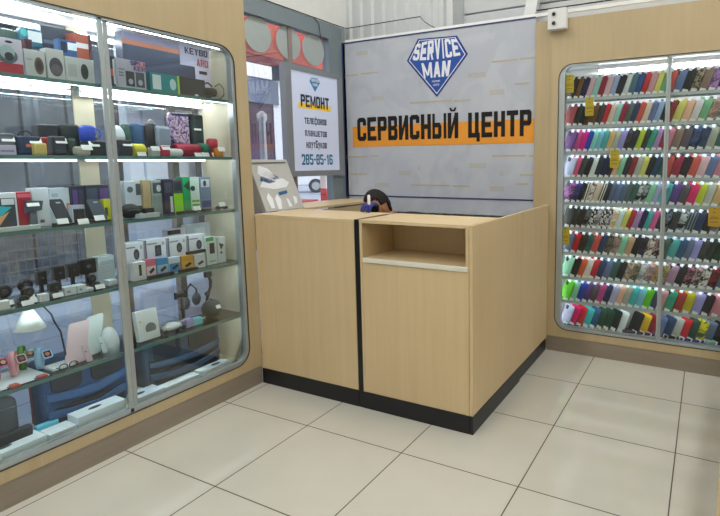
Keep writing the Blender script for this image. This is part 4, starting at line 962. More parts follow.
# --- third shelf
carton('dark box with teal and orange swoosh and white frame, left of third shelf', -12, 20, 193, S3, F-0.03, 0.04, 'D9DDE2', [(.02, .04, .93, .86, '39424C'), (.3, .35, .8, .6, '2FB4C4', 'p:.38,.35;.82,.62;.38,.66'), (.2, .1, .7, .5, 'E0A070', 'p:.38,.15;.72,.5;.38,.36'), (.5, .68, .9, .84, 'D8DEE4')])
carton('long white tablet box lying flat at the front edge of third shelf', -10, 41, 226.5, S3, -2.568, 0.02, 'D3E0E2', [])
carton('crimson red phone box with dark side, third shelf left', 20, 34, 192, S3, F-0.045, 0.05, 'B01E38', [(.05, .85, .95, .95, 'D86A78'), (.1, .05, .9, .12, '8A162A')], side='5A1828')
carton('white box with grey folded cloth picture, third shelf left', 35, 52, 188, S3, F-0.06, 0.05, 'CBD2D8', [(.35, .1, .6, .18, '5A626C')])
o, w, h = goods('tablet_stand', 'grey tilted phone stand with tag before the red phone box', 'stand', 27, 44, 200, S3, F-0.02)
bm = bmesh.new(); prism(bm, [(-w/2, h*.55), (w/2, h*.62), (w/2+0.008, h*.95), (-w/2+0.006, h*1.0)], 0, 0.008, lambda u, v, t: Vector((t-0.01, u, v))); link('plate', bm, mat('4E5A68', 0.4), o)
link('foot', B(-0.02, -0.002, -0.012, 0.012, 0, h*.62), mat('6A7480', 0.4), o); price_tag(o, 0.004, 0, h*.78)
def charger(label, px0, px1, py, X, col, lean=-0.02):
    o, w, h = goods('charging_stand', label, 'charger', px0, px1, py, S3, X)
    T_ = Matrix.Rotation(math.radians(-22), 4, 'Y')
    bm = bmesh.new(); prism(bm, rrect(-w*.42, 0.006, w*.30, h*1.04, 0.010, 3), 0, 0.008, lambda u, v, t: T_ @ Vector((t, u+(h-v)*0.25*0.5, v))); link('pad', bm, mat(col, 0.3), o, bevel=0.001)
    bm = bmesh.new(); prism(bm, rrect(-w*.12, h*.86, w*.12, h*.92, 0.002, 2), 0, 0.001, lambda u, v, t: T_ @ Vector((t+0.0085, u+(h-v)*0.25*0.5, v))); link('mark', bm, mat('A8B0B8', 0.4), o)
    link('base', B(-0.06, 0.02, -w*.38, w*.5, 0, 0.008), mat('1A1E26', 0.4), o, bevel=0.003)
    price_tag(o, 0.022, -0.01, 0.008)
    return o
charger('slim black wireless charging stand leaning back, third shelf', 54, 73, 199, F-0.03, '2A303A')
charger('wide grey black charging stand by the door post, third shelf', 91, 109, 199, F-0.03, '474F5C')
carton('white carton with orange patch behind the slim black charger', 52, 73, 188, S3, F-0.16, 0.06, 'C9D6DE', [(.75, .1, .98, .55, 'D88A50'), (.1, .75, .4, .85, 'A8B8C4')])
carton('black box with purple phone picture at back of third shelf', 74, 87, 186, S3, F-0.14, 0.06, '1C2030', [(.1, .3, .45, .9, '5A3C7C'), (.55, .3, .9, .9, '343850')])
carton('black and violet wide box left of the post, third shelf back', 88, 111, 185, S3, F-0.14, 0.06, '232634', [(.05, .5, .5, .92, '3C4A60'), (.6, .45, .95, .9, '5C3C80')])
carton('small yellow box by the door post on third shelf', 105, 112, 199, S3, F-0.07, 0.03, 'C9C81E', [(.1, .2, .5, .6, '4A4A20')])
carton('small black cube holder with white card, third shelf middle left', 78, 86, 209, S3, F, 0.03, '1C2028', [], ptag=.6, name='phone_holder', cat='holder')
carton('white lower carton under the black purple box, third shelf', 73, 86, 205, S3, F-0.10, 0.03, 'B9C2CC', [(.1, .2, .9, .4, '98A4B0')])
carton('pale carton with four phone pictures, right of door post on third shelf', 127, 145, 181, S3, F-0.10, 0.05, 'B9C4CE', [(.12, .68, .45, .85, '4A5460', 'e'), (.6, .6, .92, .92, '3A444C'), (.1, .15, .45, .3, '56606A'), (.6, .1, .95, .3, '30363E')])
o, w, h = goods('travel_pillow', 'black cushion shaped pouch lying at left of the third shelf right bay', 'pouch', 125, 144, 204, S3, F-0.01)
bm = bmesh.new(); ellipsoid(bm, (-0.035, 0, h/2), (0.035, w/2, h/2), 24, 14); link('body', bm, mat('262B33', 0.8), o, smooth=True)
bm = bmesh.new(); tube(bm, [(-0.0, -w*.3, h*.55), (0.004, 0, h*.6), (0.0, w*.3, h*.55)], 0.002); link('zip', bm, mat('5A626C', 0.4), o)
carton('plain brown cardboard carton standing on third shelf', 145, 152.5, 180, S3, F-0.08, 0.08, 'A8946C', [])
carton('grey green box with small speaker picture, third shelf', 153, 166, 180, S3, F-0.08, 0.06, '8E9C9A', [(.15, .62, .9, .92, '3C4248'), (.4, .66, .75, .86, 'C0C4C6', 'e'), (.1, .1, .9, .55, '7A8C88')])
carton('dark plum box with pale phone picture, third shelf right bay', 165.5, 175, 179, S3, F-0.06, 0.06, '2C2840', [(.1, .6, .9, .9, '4A4C5C'), (.6, .05, .95, .5, 'C8CAD4')])
carton('box with lime green lower half, third shelf right bay', 175, 184, 179, S3, F-0.05, 0.06, '4A4E5C', [(0, 0, 1, .58, '8AD01E'), (.1, .66, .9, .92, '30343E')])
carton('emerald green box right of the lime green one', 184.5, 192, 177, S3, F-0.05, 0.06, '1E9C5C', [(.1, .6, .9, .9, '2A4038', 'p:.1,.75;.9,.6;.9,.9'), (0, 0, 1, .1, '188048')])
carton('white and green box with tag between emerald and blue grey ones', 192, 201, 177, S3, F-0.05, 0.06, 'C9DCD4', [(.1, .1, .9, .22, '58A838'), (.1, .28, .9, .34, '58A838'), (0, .6, .5, .75, '22443C', 'e')])
carton('blue grey box with carry handle and photo, third shelf right', 201.5, 212, 177, S3, F-0.05, 0.07, '74839C', [(.1, .7, .9, .93, 'C4CCD4'), (.3, .72, .6, .9, '343A44', 'e'), (.1, .1, .9, .3, '3A4C80')], side='3A4048')
o, w, h = goods('cable_coil', 'flat black coiled cables with tag along the front of third shelf', 'cable', 181, 214, 209, S3, F)
for k in range(5):
    bm = bmesh.new(); yy = -w/2+w*(k+.5)/5
    tube(bm, [(-0.03+0.018*math.cos(q*PI/8), yy+w*.10*math.sin(q*PI/8), 0.006+0.003*(k % 2)) for q in range(17)], 0.005); link('loop', bm, mat('1E2228', 0.6), o)
price_tag(o, 0.0, 0, 0.012)
o, w, h = goods('game_controller', 'small black game controller with tag at right end of third shelf', 'controller', 218, 230, 204, S3, F)
bm = bmesh.new(); ellipsoid(bm, (-0.02, -w*.28, 0.012), (0.018, 0.016, 0.012), 14, 8); ellipsoid(bm, (-0.02, w*.28, 0.012), (0.018, 0.016, 0.012), 14, 8); ellipsoid(bm, (-0.025, 0, 0.014), (0.014, w*.34, 0.009), 14, 8)
link('shell', bm, mat('17191E', 0.4), o, smooth=True); price_tag(o, -0.006, 0, 0.02)
carton('little black box with white card on third shelf, before the cardboard carton', 146, 155, 208, S3, F, 0.03, '14171E', [], ptag=.6, name='phone_holder', cat='holder')
carton('flat white sheet lying at the front of third shelf, right bay', 140, 160, 213.3, S3, -2.566, 0.04, 'D0D8DA', [], name='paper_sheet', cat='paper')

# --- fourth shelf
def webcam(label, px0, px1, py, X, round_=True, ptag=True, tall=False):
    o, w, h = goods('webcam', label, 'webcam', px0, px1, py, S4, X)
    if round_:
        bm = bmesh.new(); lathe(bm, [(w*.32, -0.012), (w*.42, -0.004), (w*.42, 0.006), (w*.30, 0.012)], 22, Matrix.Translation((-0.02, 0, h*.6)) @ Matrix.Rotation(PI/2, 4, 'Y')); link('head', bm, mat('1E2126', 0.35), o)
        bm = bmesh.new(); lathe(bm, [(w*.18, 0.0), (w*.16, 0.003)], 16, Matrix.Translation((-0.008, 0, h*.6)) @ Matrix.Rotation(PI/2, 4, 'Y')); link('lens', bm, mat('4A5468', 0.1), o)
    else:
        link('head', B(-0.035, 0, -w*.45, w*.45, h*.45, h), mat('15171C', 0.4), o, bevel=0.005)
        bm = bmesh.new(); lathe(bm, [(min(w, h)*.14, 0), (min(w, h)*.12, 0.003)], 16, Matrix.Translation((0.0, 0, h*.72)) @ Matrix.Rotation(PI/2, 4, 'Y')); link('lens', bm, mat('4A5468', 0.1), o)
    link('stem', B(-0.03, -0.015, -0.006, 0.006, 0.006, h*.5), mat('1A1C20', 0.5), o)
    link('foot', B(-0.05, 0.004, -w*.35, w*.35, 0, 0.008), mat('1A1C20', 0.5), o, bevel=0.002)
    if ptag: price_tag(o, 0.012, 0.0, 0.004, 0.042, 0.022)
    return o
webcam('black round webcam at the left edge of the fourth shelf', -2, 17, 283, F-0.06)
webcam('large black webcam with wide hood, second from left on fourth shelf', 20, 38, 276, F-0.08)
webcam('white fronted round webcam with tag at front, fourth shelf left', 23, 39, 285, F-0.01)
webcam('small black webcam with big tag at the very front, fourth shelf left', 21, 33, 296, F+0.015)
webcam('black webcam with square head on a neck, fourth shelf left', 40, 50, 271, F-0.09, False, False)
webcam('black square webcam with tag, left of the three tall black ones', 51, 64, 283, F-0.01, False)
webcam('tall black speaker shaped webcam, first of three at fourth shelf back', 56, 68, 266, F-0.13, False, False)
webcam('tall black webcam with silver stripe, middle of three at fourth shelf back', 70, 82, 263, F-0.13, False, False)
webcam('wide black twin webcam, right one of three at fourth shelf back', 82, 99, 259, F-0.13, False, False)
webcam('small dark round webcam near the white flat box, fourth shelf', 89, 100, 273, F-0.06, True, False)
webcam('low black webcam with tag by the white flat box, fourth shelf', 95, 104, 283, F-0.01)
for lb, a, b, c in (('white flat box at front, beside the square webcam, fourth shelf', 65, 77, 287), ('white flat box before the tall striped webcam, fourth shelf', 78, 87, 285), ('pale flat box before the twin webcam, fourth shelf', 87, 94, 288)):
    carton(lb, a, b, c, S4, F-0.01, 0.05, 'D8DEDF', [(.2, .3, .5, .6, '9AA4A8')])
for lb, a, b in (('thin white card lying at far left edge of fourth shelf', -2, 11), ('thin white card lying between two round webcams, fourth shelf', 41, 50)):
    carton(lb, a, b, 301 if a < 0 else 294, S4, F+0.01, 0.03, 'E4E8E8', [], name='price_card', cat='card')
carton('tall white ribbed carton left of the door post, fourth shelf', 100, 116, 256, S4, F-0.12, 0.06, 'C4D0D2', [(.05, .1*k, .95, .1*k+.015, 'A4B2B6') if k else (.0, .0, 1, .02, 'A4B2B6') for k in range(1, 9)])
carton('white small device on flat base, by the door post on fourth shelf', 110, 118, 280, S4, F-0.02, 0.05, 'D3DADA', [(.1, .1, .9, .3, 'A8B4B4')], name='router', cat='router')
CB = [('leftmost white camera box of the upper row, fourth shelf right bay', 127, 146, 243, 'e'), ('white camera box, second from left in the upper row', 147.5, 168, 239, 'r'), ('white camera box, third from left in the upper row', 170, 188, 237, 'e'), ('white camera box, rightmost of the upper row', 189.5, 207.5, 234.5, 'e')]
for lb, a, b, c, sh in CB:
    carton(lb+' of boxes' if 0 else lb, a, b, c, S4, F-0.055, 0.07, 'CDD2DA', [(.45, .25, .75, .72, '2C3038', sh), (.5, .32, .68, .6, '4A505A', 'e'), (.1, .78, .55, .84, '7A828C'), (.82, .7, .92, .85, '98A0AA'), (0, 0, .05, 1, '5A616C')], rise=0.072, group='white camera boxes stacked on the fourth shelf')
for lb, a, b in (('plain white lower carton under the left camera boxes', 127, 167), ('plain white lower carton under the right camera boxes', 170, 207)):
    carton(lb, a, b, 262, S4, F-0.055, 0.07, 'C4CAD2', [(.1, .4, .5, .5, '98A0AA')])
SB = [('narrow white boxed stylus near the door post, fourth shelf', 134.5, 147, 262, 'D8DDE0', '22262C', 'DDE1E4'), ('small pink box with black gadget picture, fourth shelf', 147, 157, 259, 'D0708C', '22262C', 'E4D4DC'), ('small blue box with memory stick picture, beside the pink one', 157.5, 169, 258, '3C8CC4', '222C3C', '9CC8E4'), ('small white and blue box with black adapter picture', 169.5, 181, 257, 'C8DAE8', '222630', '4C90C8'), ('small golden orange box with black adapter picture', 182, 194, 255.5, 'CF9A38', '3A2A20', 'DCAC50'), ('small plain white box with black adapter picture', 195, 206, 254.5, 'CDD3D6', '20242A', 'CDD3D6')]
for lb, a, b, c, col, ic, bg in SB:
    nar = 'stylus' in lb
    carton(lb, a, b, c, S4, F-0.012, 0.03, col, [(.05, .05, .95, .62, bg), (.42, .25, .62, .85, ic) if nar else (.3, .2, .8, .5, ic, 'p:.25,.35;.4,.22;.85,.4;.7,.55')], side='5A6068')
for lb, a, b in (('long black flash drive row lying before the pink and blue boxes', 150, 175), ('short black strip lying before the golden orange box', 181, 199)):
    carton(lb, a, b, 274 if a == 150 else 268.5, S4, F+0.012, 0.03, '20222A', [], name='cable_bundle', cat='cable', r=0.004)
carton('black strip box lying on top of the small plain white box', 189, 207, 250.5, S4, F-0.02, 0.02, '1C1E22', [], rise=0.085, name='cable_bundle', cat='cable')
carton('tall white charger box with green top, right end of fourth shelf', 207.5, 218, 237, S4, F-0.03, 0.05, 'CDD8D6', [(0, .86, .7, 1, '3CA050'), (.3, .4, .75, .78, '262C34'), (.2, .1, .8, .15, '98A4A4')], side='9AAAA6')
carton('tall white earphone box with black hook, rightmost on fourth shelf', 218.5, 226.5, 237, S4, F-0.035, 0.05, 'CFD8DA', [(.2, .5, .75, .78, '262C34', 'p:.2,.78;.8,.7;.4,.5'), (.3, .35, .55, .45, '3A4048', 'e')], side='AEBABA')
carton('light grey large carton at the back behind the camera boxes', 189, 212, 224, S4, F-0.20, 0.05, 'B4BFC6', [(.35, .1, .75, .9, 'C8D2D6'), (.05, .1, .3, .5, '8A98A4')])
carton('pale carton behind the third camera box, back of fourth shelf', 170, 188, 229, S4, F-0.20, 0.05, 'D6C9CF', [(0, .86, .7, .98, '2A2E34')])

# --- fifth shelf
lp = goods('desk_lamp', 'white shaded desk lamp with dark gooseneck arm on the fifth shelf', 'lamp', 50, 68, 350, S5, F-0.05)[0]
ys = y_on(32, F-0.05, 0.62)-lp.location.y; zs = z_on(329, F-0.05, y_on(32, F-0.05, 0.62))-S5; zs2 = z_on(310, F-0.05, y_on(34, F-0.05, 0.66))-S5
bm = bmesh.new(); lathe(bm, [(0.058, zs), (0.020, zs2), (0.016, zs2+0.003)], 28, Matrix.Translation((0, ys, 0))); link('lamp_shade', bm, mat('E6F0EC', 0.5, emit=0.15), lp)
bm = bmesh.new(); tube(bm, [(0, ys, zs2), (0, ys+0.03, zs2+0.012), (0, ys+0.06, zs2+0.002), (0, ys+0.085, zs2-0.04), (0, ys+0.095, zs2-0.08), (0, ys+0.115, zs2-0.13), (0, 0.035, 0.03), (0, 0.045, 0.012)], 0.004); link('arm', bm, mat('2C3640', 0.5), lp)
link('base', B(-0.05, 0.03, -0.04, 0.055, 0, 0.014), mat('DDE6E4', 0.4), lp, bevel=0.004)
def watch(label, px0, px1, py, X, band, dial, lying=False):
    o, w, h = goods('smart_watch', label, 'watch', px0, px1, py, S5, X)
    if lying:
        bm = bmesh.new(); prism(bm, rrect(-w*.4, -0.016, w*.4, 0.016, 0.006, 3), 0.003, 0.013, lambda u, v, t: Vector((v, u, t))); link('watch_case', bm, mat(dial, 0.3), o, bevel=0.002)
        link('band', B(-0.02, 0.022, -w*.5, w*.5, 0, 0.004), mat(band, 0.5), o, bevel=0.0015); return o
    bm = bmesh.new(); k = 20; R_ = min(h*.48, w*.52)
    prev = None; rings = []
    for q in range(k):
        a = 2*PI*q/k; c = Vector((-0.02, R_*.92*math.cos(a), h*.5+h*.48*math.sin(a)))
        n = Vector((0, math.cos(a), math.sin(a)))
        rings.append([bm.verts.new(c+Vector((sx*0.011, 0, 0))+n*sn) for sx, sn in ((-1, -.0015), (1, -.0015), (1, .0015), (-1, .0015))])
    for a in range(k):
        A_, B_ = rings[a], rings[(a+1) % k]
        for j in range(4): bm.faces.new((A_[j], A_[(j+1) % 4], B_[(j+1) % 4], B_[j]))
    link('band', bm, mat(band, 0.5), o, smooth=True).rotation_euler = (0, 0, 0.9)
    Mw = Matrix.Translation((0.002, 0.006, h*.62)) @ Matrix.Rotation(math.radians(-35), 4, 'Y')
    bm = bmesh.new(); prism(bm, rrect(-0.019, -0.020, 0.019, 0.020, 0.006, 3), 0, 0.010, lambda u, v, t: Mw @ Vector((t, u, v))); wc = link('watch_case', bm, mat(band, 0.35), o)
    bm = bmesh.new(); prism(bm, rrect(-0.014, -0.015, 0.014, 0.015, 0.004, 3), 0.010, 0.0108, lambda u, v, t: Mw @ Vector((t, u, v))); s_ = link('screen', bm, mat('1E2430', 0.1), wc)
    bm = bmesh.new(); prism(bm, [(0.009*math.cos(q*PI/8), 0.009*math.sin(q*PI/8)) for q in range(16)], 0.0108, 0.0112, lambda u, v, t: Mw @ Vector((t, u, v))); link('screen_picture', bm, mat(dial, 0.3), s_)
    return o
watch('bright pink smart watch at the left edge of the fifth shelf', -3, 8, 352, F-0.10, 'C4507C', 'D89A7A')
watch('pale pink childrens smart watch beside the green one', 14, 27, 350, F-0.11, 'E2A4A8', '6A4A48')
watch('black green smart watch with coloured picture, behind the pale pink one', 22, 36, 345, F-0.16, '4A8A2E', 'C87858')
watch('light blue childrens smart watch with orange picture, fifth shelf', 38, 54, 347, F-0.10, '9CC4E0', 'D86A4A')
watch('coral red smart watch lying at the front edge of fifth shelf', 9, 20, 374, F+0.012, '5A3A3C', 'CC5A48', True)
watch('red smart watch on a blue grey pad, front edge of fifth shelf', 36, 48, 366, F+0.008, '3C5468', 'B84A48', True)
carton('long white watch display tray on the fifth shelf', -6, 50, 372, S5, F-0.01, 0.12, 'DDE4E4', [], name='display_tray', cat='tray', r=0.003) if False else None
o, w, h = goods('tray', 'long white tray under the childrens watches, fifth shelf', 'tray', -10, 50, 375, S5, F)
o.location.z -= 0.001; link('tray_plate', B(-0.22, 0.0, -w/2, w/2, 0, 0.002), mat('E2E8E8', 0.4), o)
o, w, h = goods('eyeglasses', 'black folded eyeglasses lying before the pink tablet stand', 'glasses', 57, 80, 360, S5, F)
for s_ in (-1, 1):
    bm = bmesh.new(); tube(bm, [(0.002, s_*w*.22+w*.18*math.cos(q*PI/8), 0.016+0.013*math.sin(q*PI/8)) for q in range(17)], 0.0025); link('rim', bm, mat('14161A', 0.3), o)
    bm = bmesh.new(); tube(bm, [(0.002, s_*w*.42, 0.018), (-0.03, s_*w*.40, 0.010), (-0.07, s_*w*.2, 0.004)], 0.002); link('temple', bm, mat('14161A', 0.3), o)
def tablet(label, px0, px1, py, X, col, strut):
    o, w, h = goods('tablet_stand', label, 'stand', px0, px1, py, S5, X)
    T_ = Matrix.Rotation(math.radians(-14), 4, 'Y')
    bm = bmesh.new(); prism(bm, rrect(-w*.5, 0.004, w*.5, h, 0.012, 4), 0, 0.007, lambda u, v, t: T_ @ Vector((t-0.02, u+(v-h/2)*0.30, v))); link('back_plate', bm, mat(col, 0.4), o, bevel=0.001)
    bm = bmesh.new(); prism(bm, rrect(-w*.02, 0.0, w*.26, h*.42, 0.006, 3), 0, 0.005, lambda u, v, t: Vector((0.012-v*0.25+t, u-(v)*0.10+0.01, v))); link('strut', bm, mat(strut, 0.4), o)
    bm = bmesh.new(); lathe(bm, [(0.004, 0), (0.003, 0.003)], 12, Matrix.Translation((0.006, w*.12, h*.26)) @ Matrix.Rotation(PI/2, 4, 'Y')); link('screw', bm, mat('7A8084', 0.4), o)
    return o
tablet('pale pink tablet stand with support leg, fifth shelf', 73, 94, 323, F-0.02, 'D9C2C6', 'CFB8C0')
tablet('white tablet stand behind the pale pink one, fifth shelf', 91, 108, 316, F-0.07, 'D3DEDA', 'C8D6D4')
speaker('white round dome lamp beside the silver door post, fifth shelf', 106, 124, 328, F-0.05, 0.06, 'D8E0DE', kind='dome', sz=S5, name='night_lamp', cat='lamp')
# right bay
carton('white leaning box with grey dome picture, fifth shelf right bay', 140, 161, 311, S5, F-0.03, 0.03, 'D2D8D6', [(.35, .18, .85, .55, '6C7478', 'e'), (.35, .14, .85, .26, 'D2D8D6'), (.12, .62, .2, .68, 'D0B860')], tilt=-8)
dr = goods('toy_drone', 'small white folded drone with black wheels on the fifth shelf', 'drone', 163, 186, 321, S5, F-0.03)
o, w, h = dr
bm = bmesh.new(); ellipsoid(bm, (-0.02, 0, h*.5), (0.028, w*.42, h*.32), 20, 10); link('shell', bm, mat('D9DEDC', 0.35), o, smooth=True)
for yy in (-.42, .42):
    for xx in (-0.045, 0.005):
        bm = bmesh.new(); lathe(bm, [(0.012, -0.004), (0.014, 0), (0.012, 0.004)], 16, Matrix.Translation((xx, yy*w*.9, 0.014)) @ Matrix.Rotation(PI/2, 4, 'Y')); link('wheel', bm, mat('22262A', 0.5), o)
bm = bmesh.new(); tube(bm, [(0, -w*.5, h*.7), (-0.03, -w*.1, h*.8), (0.0, w*.45, h*.75)], 0.005); link('arm', bm, mat('C8CECC', 0.4), o)
def holder(label, px, pytop, X, hook):
    o, w, h = goods('phone_holder', label, 'holder', px-5, px+5, pytop, S5, X)
    K = mat('1A1E22', 0.45)
    bm = bmesh.new(); lathe(bm, [(0.030, 0), (0.030, 0.005), (0.010, 0.012)], 20); link('base', bm, K, o)
    if hook:
        bm = bmesh.new(); tube(bm, [(0, -0.006, 0.01), (0, -0.008, h*.35), (0, 0.004, h*.5), (0, 0.022, h*.62), (0, 0.026, h*.78), (0, 0.012, h*.9)], [0.011, 0.009, 0.010, 0.008, 0.010, 0.008]); link('arm', bm, K, o)
        bm = bmesh.new(); lathe(bm, [(0.013, -0.01), (0.016, 0), (0.013, 0.01)], 16, Matrix.Translation((0, -0.002, h*.5)) @ Matrix.Rotation(PI/2, 4, 'Y')); link('joint', bm, K, o)
        link('clamp', B(-0.012, 0.012, -0.012, 0.03, h*.86, h*.98), K, o, bevel=0.003)
    else:
        bm = bmesh.new(); tube(bm, [(0, 0, 0.01), (0, 0, h*.82)], [0.009, 0.010]); link('pole', bm, K, o)
        bm = bmesh.new(); ellipsoid(bm, (0, 0, h*.5), (0.015, 0.015, 0.015), 14, 8); link('joint', bm, K, o, smooth=True)
        link('clamp', B(-0.012, 0.012, -0.042, 0.028, h*.86, h*.97), K, o, bevel=0.003)
        for yy in (-0.042, 0.022): link('jaw', B(-0.010, 0.010, yy, yy+0.006, h*.82, h*1.02), K, o)
    return o
holder('black phone holder with straight stem and wide clamp, fifth shelf', 184, 292, F-0.10, False)
holder('tall black jointed phone holder arm behind the black ball', 209, 271, F-0.12, True)
o, w, h = goods('ball_speaker', 'black ball shaped speaker with white tag, right end of fifth shelf', 'speaker', 205, 223, 303, S5, F-0.06)
bm = bmesh.new(); ellipsoid(bm, (-0.02, 0, w*.44), (w*.44, w*.44, w*.44), 28, 18); link('body', bm, mat('33393A', 0.6), o, smooth=True)
bm = bmesh.new(); lathe(bm, [(0.004, w*.88), (0.003, w*.88+0.008)], 10, Matrix.Translation((-0.02, 0, 0))); link('button', bm, mat('15181A', 0.5), o)
price_tag(o, w*.5-0.016, 0.0, w*.52, 0.03, 0.022)
carton('small teal translucent block on the fifth shelf left of the ball', 194, 203, 318, S5, F-0.03, 0.04, '7FD0D6', [])
carton('small lilac block beside the teal translucent one', 187, 194, 319, S5, F-0.03, 0.04, '9C98C4', [])
hp = goods('headphones', 'grey over ear headphones hanging upside down against the glass, fifth shelf back', 'headphones', 187, 195, 285, S5, F-0.22)[0]
for yy in (-0.03, 0.045):
    bm = bmesh.new(); ellipsoid(bm, (0, yy, 0.09 if yy < 0 else 0.10), (0.018, 0.030, 0.040), 18, 12); link('ear_cup', bm, mat('565C6A', 0.5), hp, smooth=True)
bm = bmesh.new(); tube(bm, [(0, -0.03, 0.07), (0, -0.028, 0.16), (0, 0.01, 0.20), (0, 0.05, 0.16), (0, 0.045, 0.08)], 0.006); link('headband', bm, mat('3C424E', 0.5), hp)
link('stand', B(-0.02, 0.02, -0.05, 0.065, 0, 0.052), mat('B8B4D8', 0.4), hp, bevel=0.003)
bm = bmesh.new(); tube(bm, [(F-0.09, 1.76, S5+0.0065), (F-0.08, 1.84, S5+0.012), (F-0.06, 1.92, S5+0.0065), (F-0.10, 2.02, S5+0.008), (F-0.14, 2.10, S5+0.0065)], 0.005)
tag(link('cable', bm, mat('E2E6E6', 0.4)), 'thick white cable lying behind the small white drone', 'cable')

# --- case floor
def backpack(label, px0, px1, py, X, d, main, panel, strap, lean=0):
    o, w, h = goods('backpack', label, 'backpack', px0, px1, py, S6, X)
    b_ = link('body', B(-d, 0, -w/2, w/2, 0, h), mat(main, 0.8), o, bevel=0.03, seg=5)
    for u0, v0, u1, v1 in ((-.40, .52, -.06, .93), (.04, .52, .42, .93)):
        bm = bmesh.new(); prism(bm, rrect(u0*w, v0*h, u1*w, v1*h, min(w, h)*.10, 4), 0, 0.008, lambda u, v, t: Vector((t, u, v))); link('back_padding', bm, mat(panel, 0.9), o, bevel=0.003)
    bm = bmesh.new(); prism(bm, rrect(-.40*w, .08*h, .42*w, .30*h, min(w, h)*.06, 4), 0, 0.006, lambda u, v, t: Vector((t, u, v))); link('back_padding', bm, mat(panel, 0.9), o, bevel=0.002)
    for yy, dz in ((.46, 0), (.20, .02)):
        pts = [(0.010, -w*.46, h*(yy+.04)), (0.020, -w*.2, h*(yy-.01)), (0.022, w*.1, h*(yy-.03)), (0.018, w*.44, h*(yy+.06+dz))]
        bm = bmesh.new(); L2 = []
        for q in pts:
            c = Vector(q); L2.append([bm.verts.new(c+Vector((a, 0, b))) for a, b in ((0.006, -h*.055), (0.006, h*.055), (-0.006, h*.055), (-0.006, -h*.055))])
        for A_, B_ in zip(L2, L2[1:]):
            for j in range(4): bm.faces.new((A_[j], A_[(j+1) % 4], B_[(j+1) % 4], B_[j]))
        bm.faces.new(L2[0]); bm.faces.new(L2[-1][::-1])
        link('shoulder_strap', bm, mat(strap, 0.85), o)
    bm = bmesh.new(); tube(bm, [(-d*.5, w*.46, h*.25), (-d*.5+0.01, w*.52, h*.32), (-d*.5+0.01, w*.54, h*.42), (-d*.5, w*.47, h*.5)], 0.007); link('carry_handle', bm, mat('1E2430', 0.8), o)
    link('zip_edge', B(-d*.75, -d*.65, -w/2-0.002, -w/2+0.01, h*.1, h*.9), mat('8A4038', 0.6), o)
    return o
backpack('large blue backpack with dark padding lying behind a white box, left bay', 45, 131, 352, -2.70, 0.13, '264469', '22262D', '2D517C')
backpack('blue grey backpack with dark mesh back, right bay of the case floor', 147, 222, 329, -2.70, 0.13, '384658', '23272D', '3E5068')
o, w, h = goods('laptop_bag', 'dark grey laptop bag with rounded top, left end of the case floor', 'bag', -22, 24, 403, S6, -2.66)
link('body', B(-0.08, 0, -w/2, w/2, 0, h), mat('3B3F44', 0.85), o, bevel=0.03, seg=4)
link('front_pocket', B(0, 0.03, -w/2+0.01, w/2+0.03, 0, h*.42), mat('2A2D32', 0.85), o, bevel=0.012, seg=3)
bm = bmesh.new(); tube(bm, [(0.002, -w*.4, h*.82), (0.003, 0, h*.84), (0.002, w*.4, h*.82)], 0.002); link('zip', bm, mat('6A7076', 0.5), o)
def flatbox(label, px0, px1, h, X, d, col, logo=None):
    y0, y1 = y_on(px0, X, S6), y_on(px1, X, S6)
    o = empty('flat_box', (X, (y0+y1)/2, S6+0.001), 0, label, 'box'); w = y1-y0
    b_ = link('carton', B(-d, 0, -w/2, w/2, 0, h), mat(col, 0.4), o, bevel=0.003)
    if logo:
        bm = bmesh.new(); prism(bm, [(-d*.5+0.014*math.cos(q*PI/8), logo*w+0.03*math.sin(q*PI/8)) for q in range(16)], h, h+0.001, lambda u, v, t: Vector((u, v, t))); link('printed_mark', bm, mat('2A3038', 0.5), b_)
    return o
flatbox('long white flat box with dark oval mark, left end of case floor', 2, 48, 0.052, -2.568, 0.10, 'DFE8E8', -.32)
flatbox('plain white flat box between the two marked white boxes', 51, 78, 0.042, -2.568, 0.09, 'E4EAEA')
flatbox('thick white box with dark oval mark before the blue backpack', 79, 127, 0.070, -2.568, 0.09, 'DCE6EA', -.05)
flatbox('sky blue packet behind the white flat boxes, case floor', 38, 60, 0.055, -2.672, 0.03, '6CC8DC')
flatbox('white flat box with dark mark right of the door post, case floor', 139, 165, 0.045, -2.568, 0.10, 'D6E0E6', -.25)
flatbox('plain white flat box before the blue grey backpack, case floor', 166, 200, 0.040, -2.568, 0.06, 'E2E8EA')
flatbox('white flat box with small print at right end of case floor', 203, 231, 0.042, -2.568, 0.07, 'E4EAEC', .1)

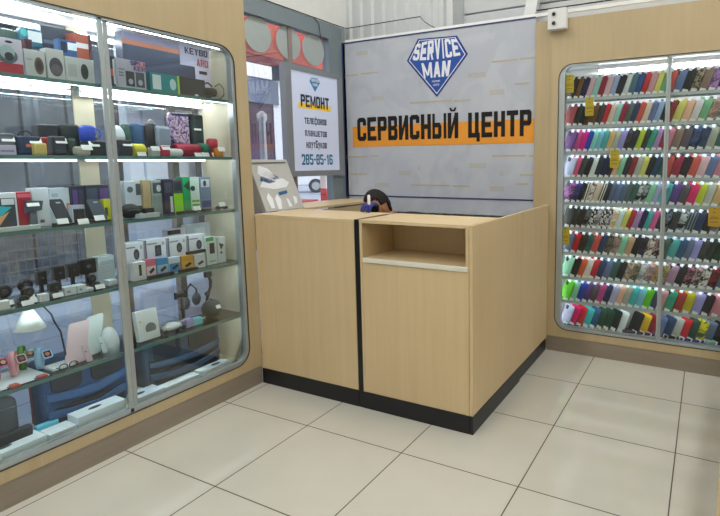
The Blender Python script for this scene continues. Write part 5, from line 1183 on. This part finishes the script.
# ------------------------------------------------------------------ yellow price cards and odds at the foot of the far case
for px, py, lb in ((569.5, 84, 'yellow hanging card at the left end of the top row'), (589.5, 107, 'yellow hanging card over the gap in the second row'), (614.5, 159, 'yellow hanging card in the fourth row'), (565.5, 236, 'yellow hanging card at the left end of the seventh row'), (714, 217, 'orange yellow hanging card in the right bay, sixth row')):
    Y = 3.722; z0 = z_on(py, -0.6, Y); xx = x_on(px, Y, z0); z0 = z_on(py, xx, Y)
    wd, hh = (0.060, 0.125) if px < 700 else (0.070, 0.125)
    o = empty('price_card', (xx, Y, z0-hh/2), 0, lb+' of the far display case', 'card')
    f = lambda u, v, t: Vector((u, -t, v))
    bm = bmesh.new(); prism(bm, rrect(-wd/2, 0, wd/2, hh, 0.008, 3), 0, 0.0015, f); cd_ = link('card', bm, mat('E2C01C' if px < 700 else 'E2AE22', 0.45), o)
    bm = bmesh.new(); prism(bm, [(0.004*math.cos(q*PI/4), hh-0.008+0.004*math.sin(q*PI/4)) for q in range(8)], 0.0015, 0.002, f); link('punched_hole', bm, mat('5A4A20', 0.5), cd_)
    for v, k in ((.72, .12), (.48, .3), (.40, .42), (.22, .3)):
        bm = bmesh.new(); prism(bm, [(-wd*k, hh*v), (wd*k, hh*v), (wd*k, hh*v+0.004), (-wd*k, hh*v+0.004)], 0.0015, 0.002, f); link('print_line', bm, mat('9A7A1C' if px < 700 else '6A4A18', 0.5), cd_)
def stick(label, px0, py0, px1, py1, col, Y0=3.755, w=0.012, h=0.008, cat='stylus', name='stylus'):
    z = 0.1885; x0, x1 = x_on(px0, Y0, z), x_on(px1, Y0, z)
    o = link(name, B(0, x1-x0, -w/2, w/2, 0, h), mat(col, 0.4), loc=(x0, Y0, z), bevel=min(w, h)*.3)
    return tag(o, label, cat)
stick('green stylus lying at the left foot of the phone case display', 559, 0, 580, 0, '2C7C58', 3.752)
stick('golden yellow stylus lying behind the green one, foot of the display', 559, 0, 579, 0, 'D6B03A', 3.768)
stick('orange stylus lying behind the golden one, foot of the display', 561, 0, 583, 0, 'CF7038', 3.784)
stick('teal stylus lying left of the yellow and red strap, foot of the display', 584, 0, 595, 0, '4E9C88', 3.765, .02)
stick('yellow strap lying near the middle of the left bay floor', 594, 0, 603, 0, 'D8C428', 3.760, .02, cat='strap', name='wrist_strap')
stick('coral red strap beside the yellow strap, left bay floor', 602, 0, 612, 0, 'D0583C', 3.765, .028, cat='strap', name='wrist_strap')
stick('white and navy strap right of the coral red one, left bay floor', 612, 0, 619, 0, 'D8D4DC', 3.765, .022, cat='strap', name='wrist_strap')
stick('long dark plum case lying left of the door post, left bay floor', 622, 0, 655, 0, '4A2C50', 3.772, .05, .022, cat='case', name='flat_case')
stick('black flat case lying right of the door post, right bay floor', 664, 0, 679, 0, '2A262E', 3.766, .04, .022, cat='case', name='flat_case')
stick('royal blue flat case lying in the right bay floor', 680, 0, 704, 0, '2A3E8C', 3.762, .03, .018, cat='case', name='flat_case')
stick('pale teal flat box lying in the right bay floor', 705, 0, 716, 0, '9CC4BE', 3.770, .05, .028, cat='box', name='flat_box')
stick('black slim adapter at the right edge, right bay floor', 716.5, 0, 724, 0, '16181C', 3.766, .04, .02, cat='adapter', name='adapter')
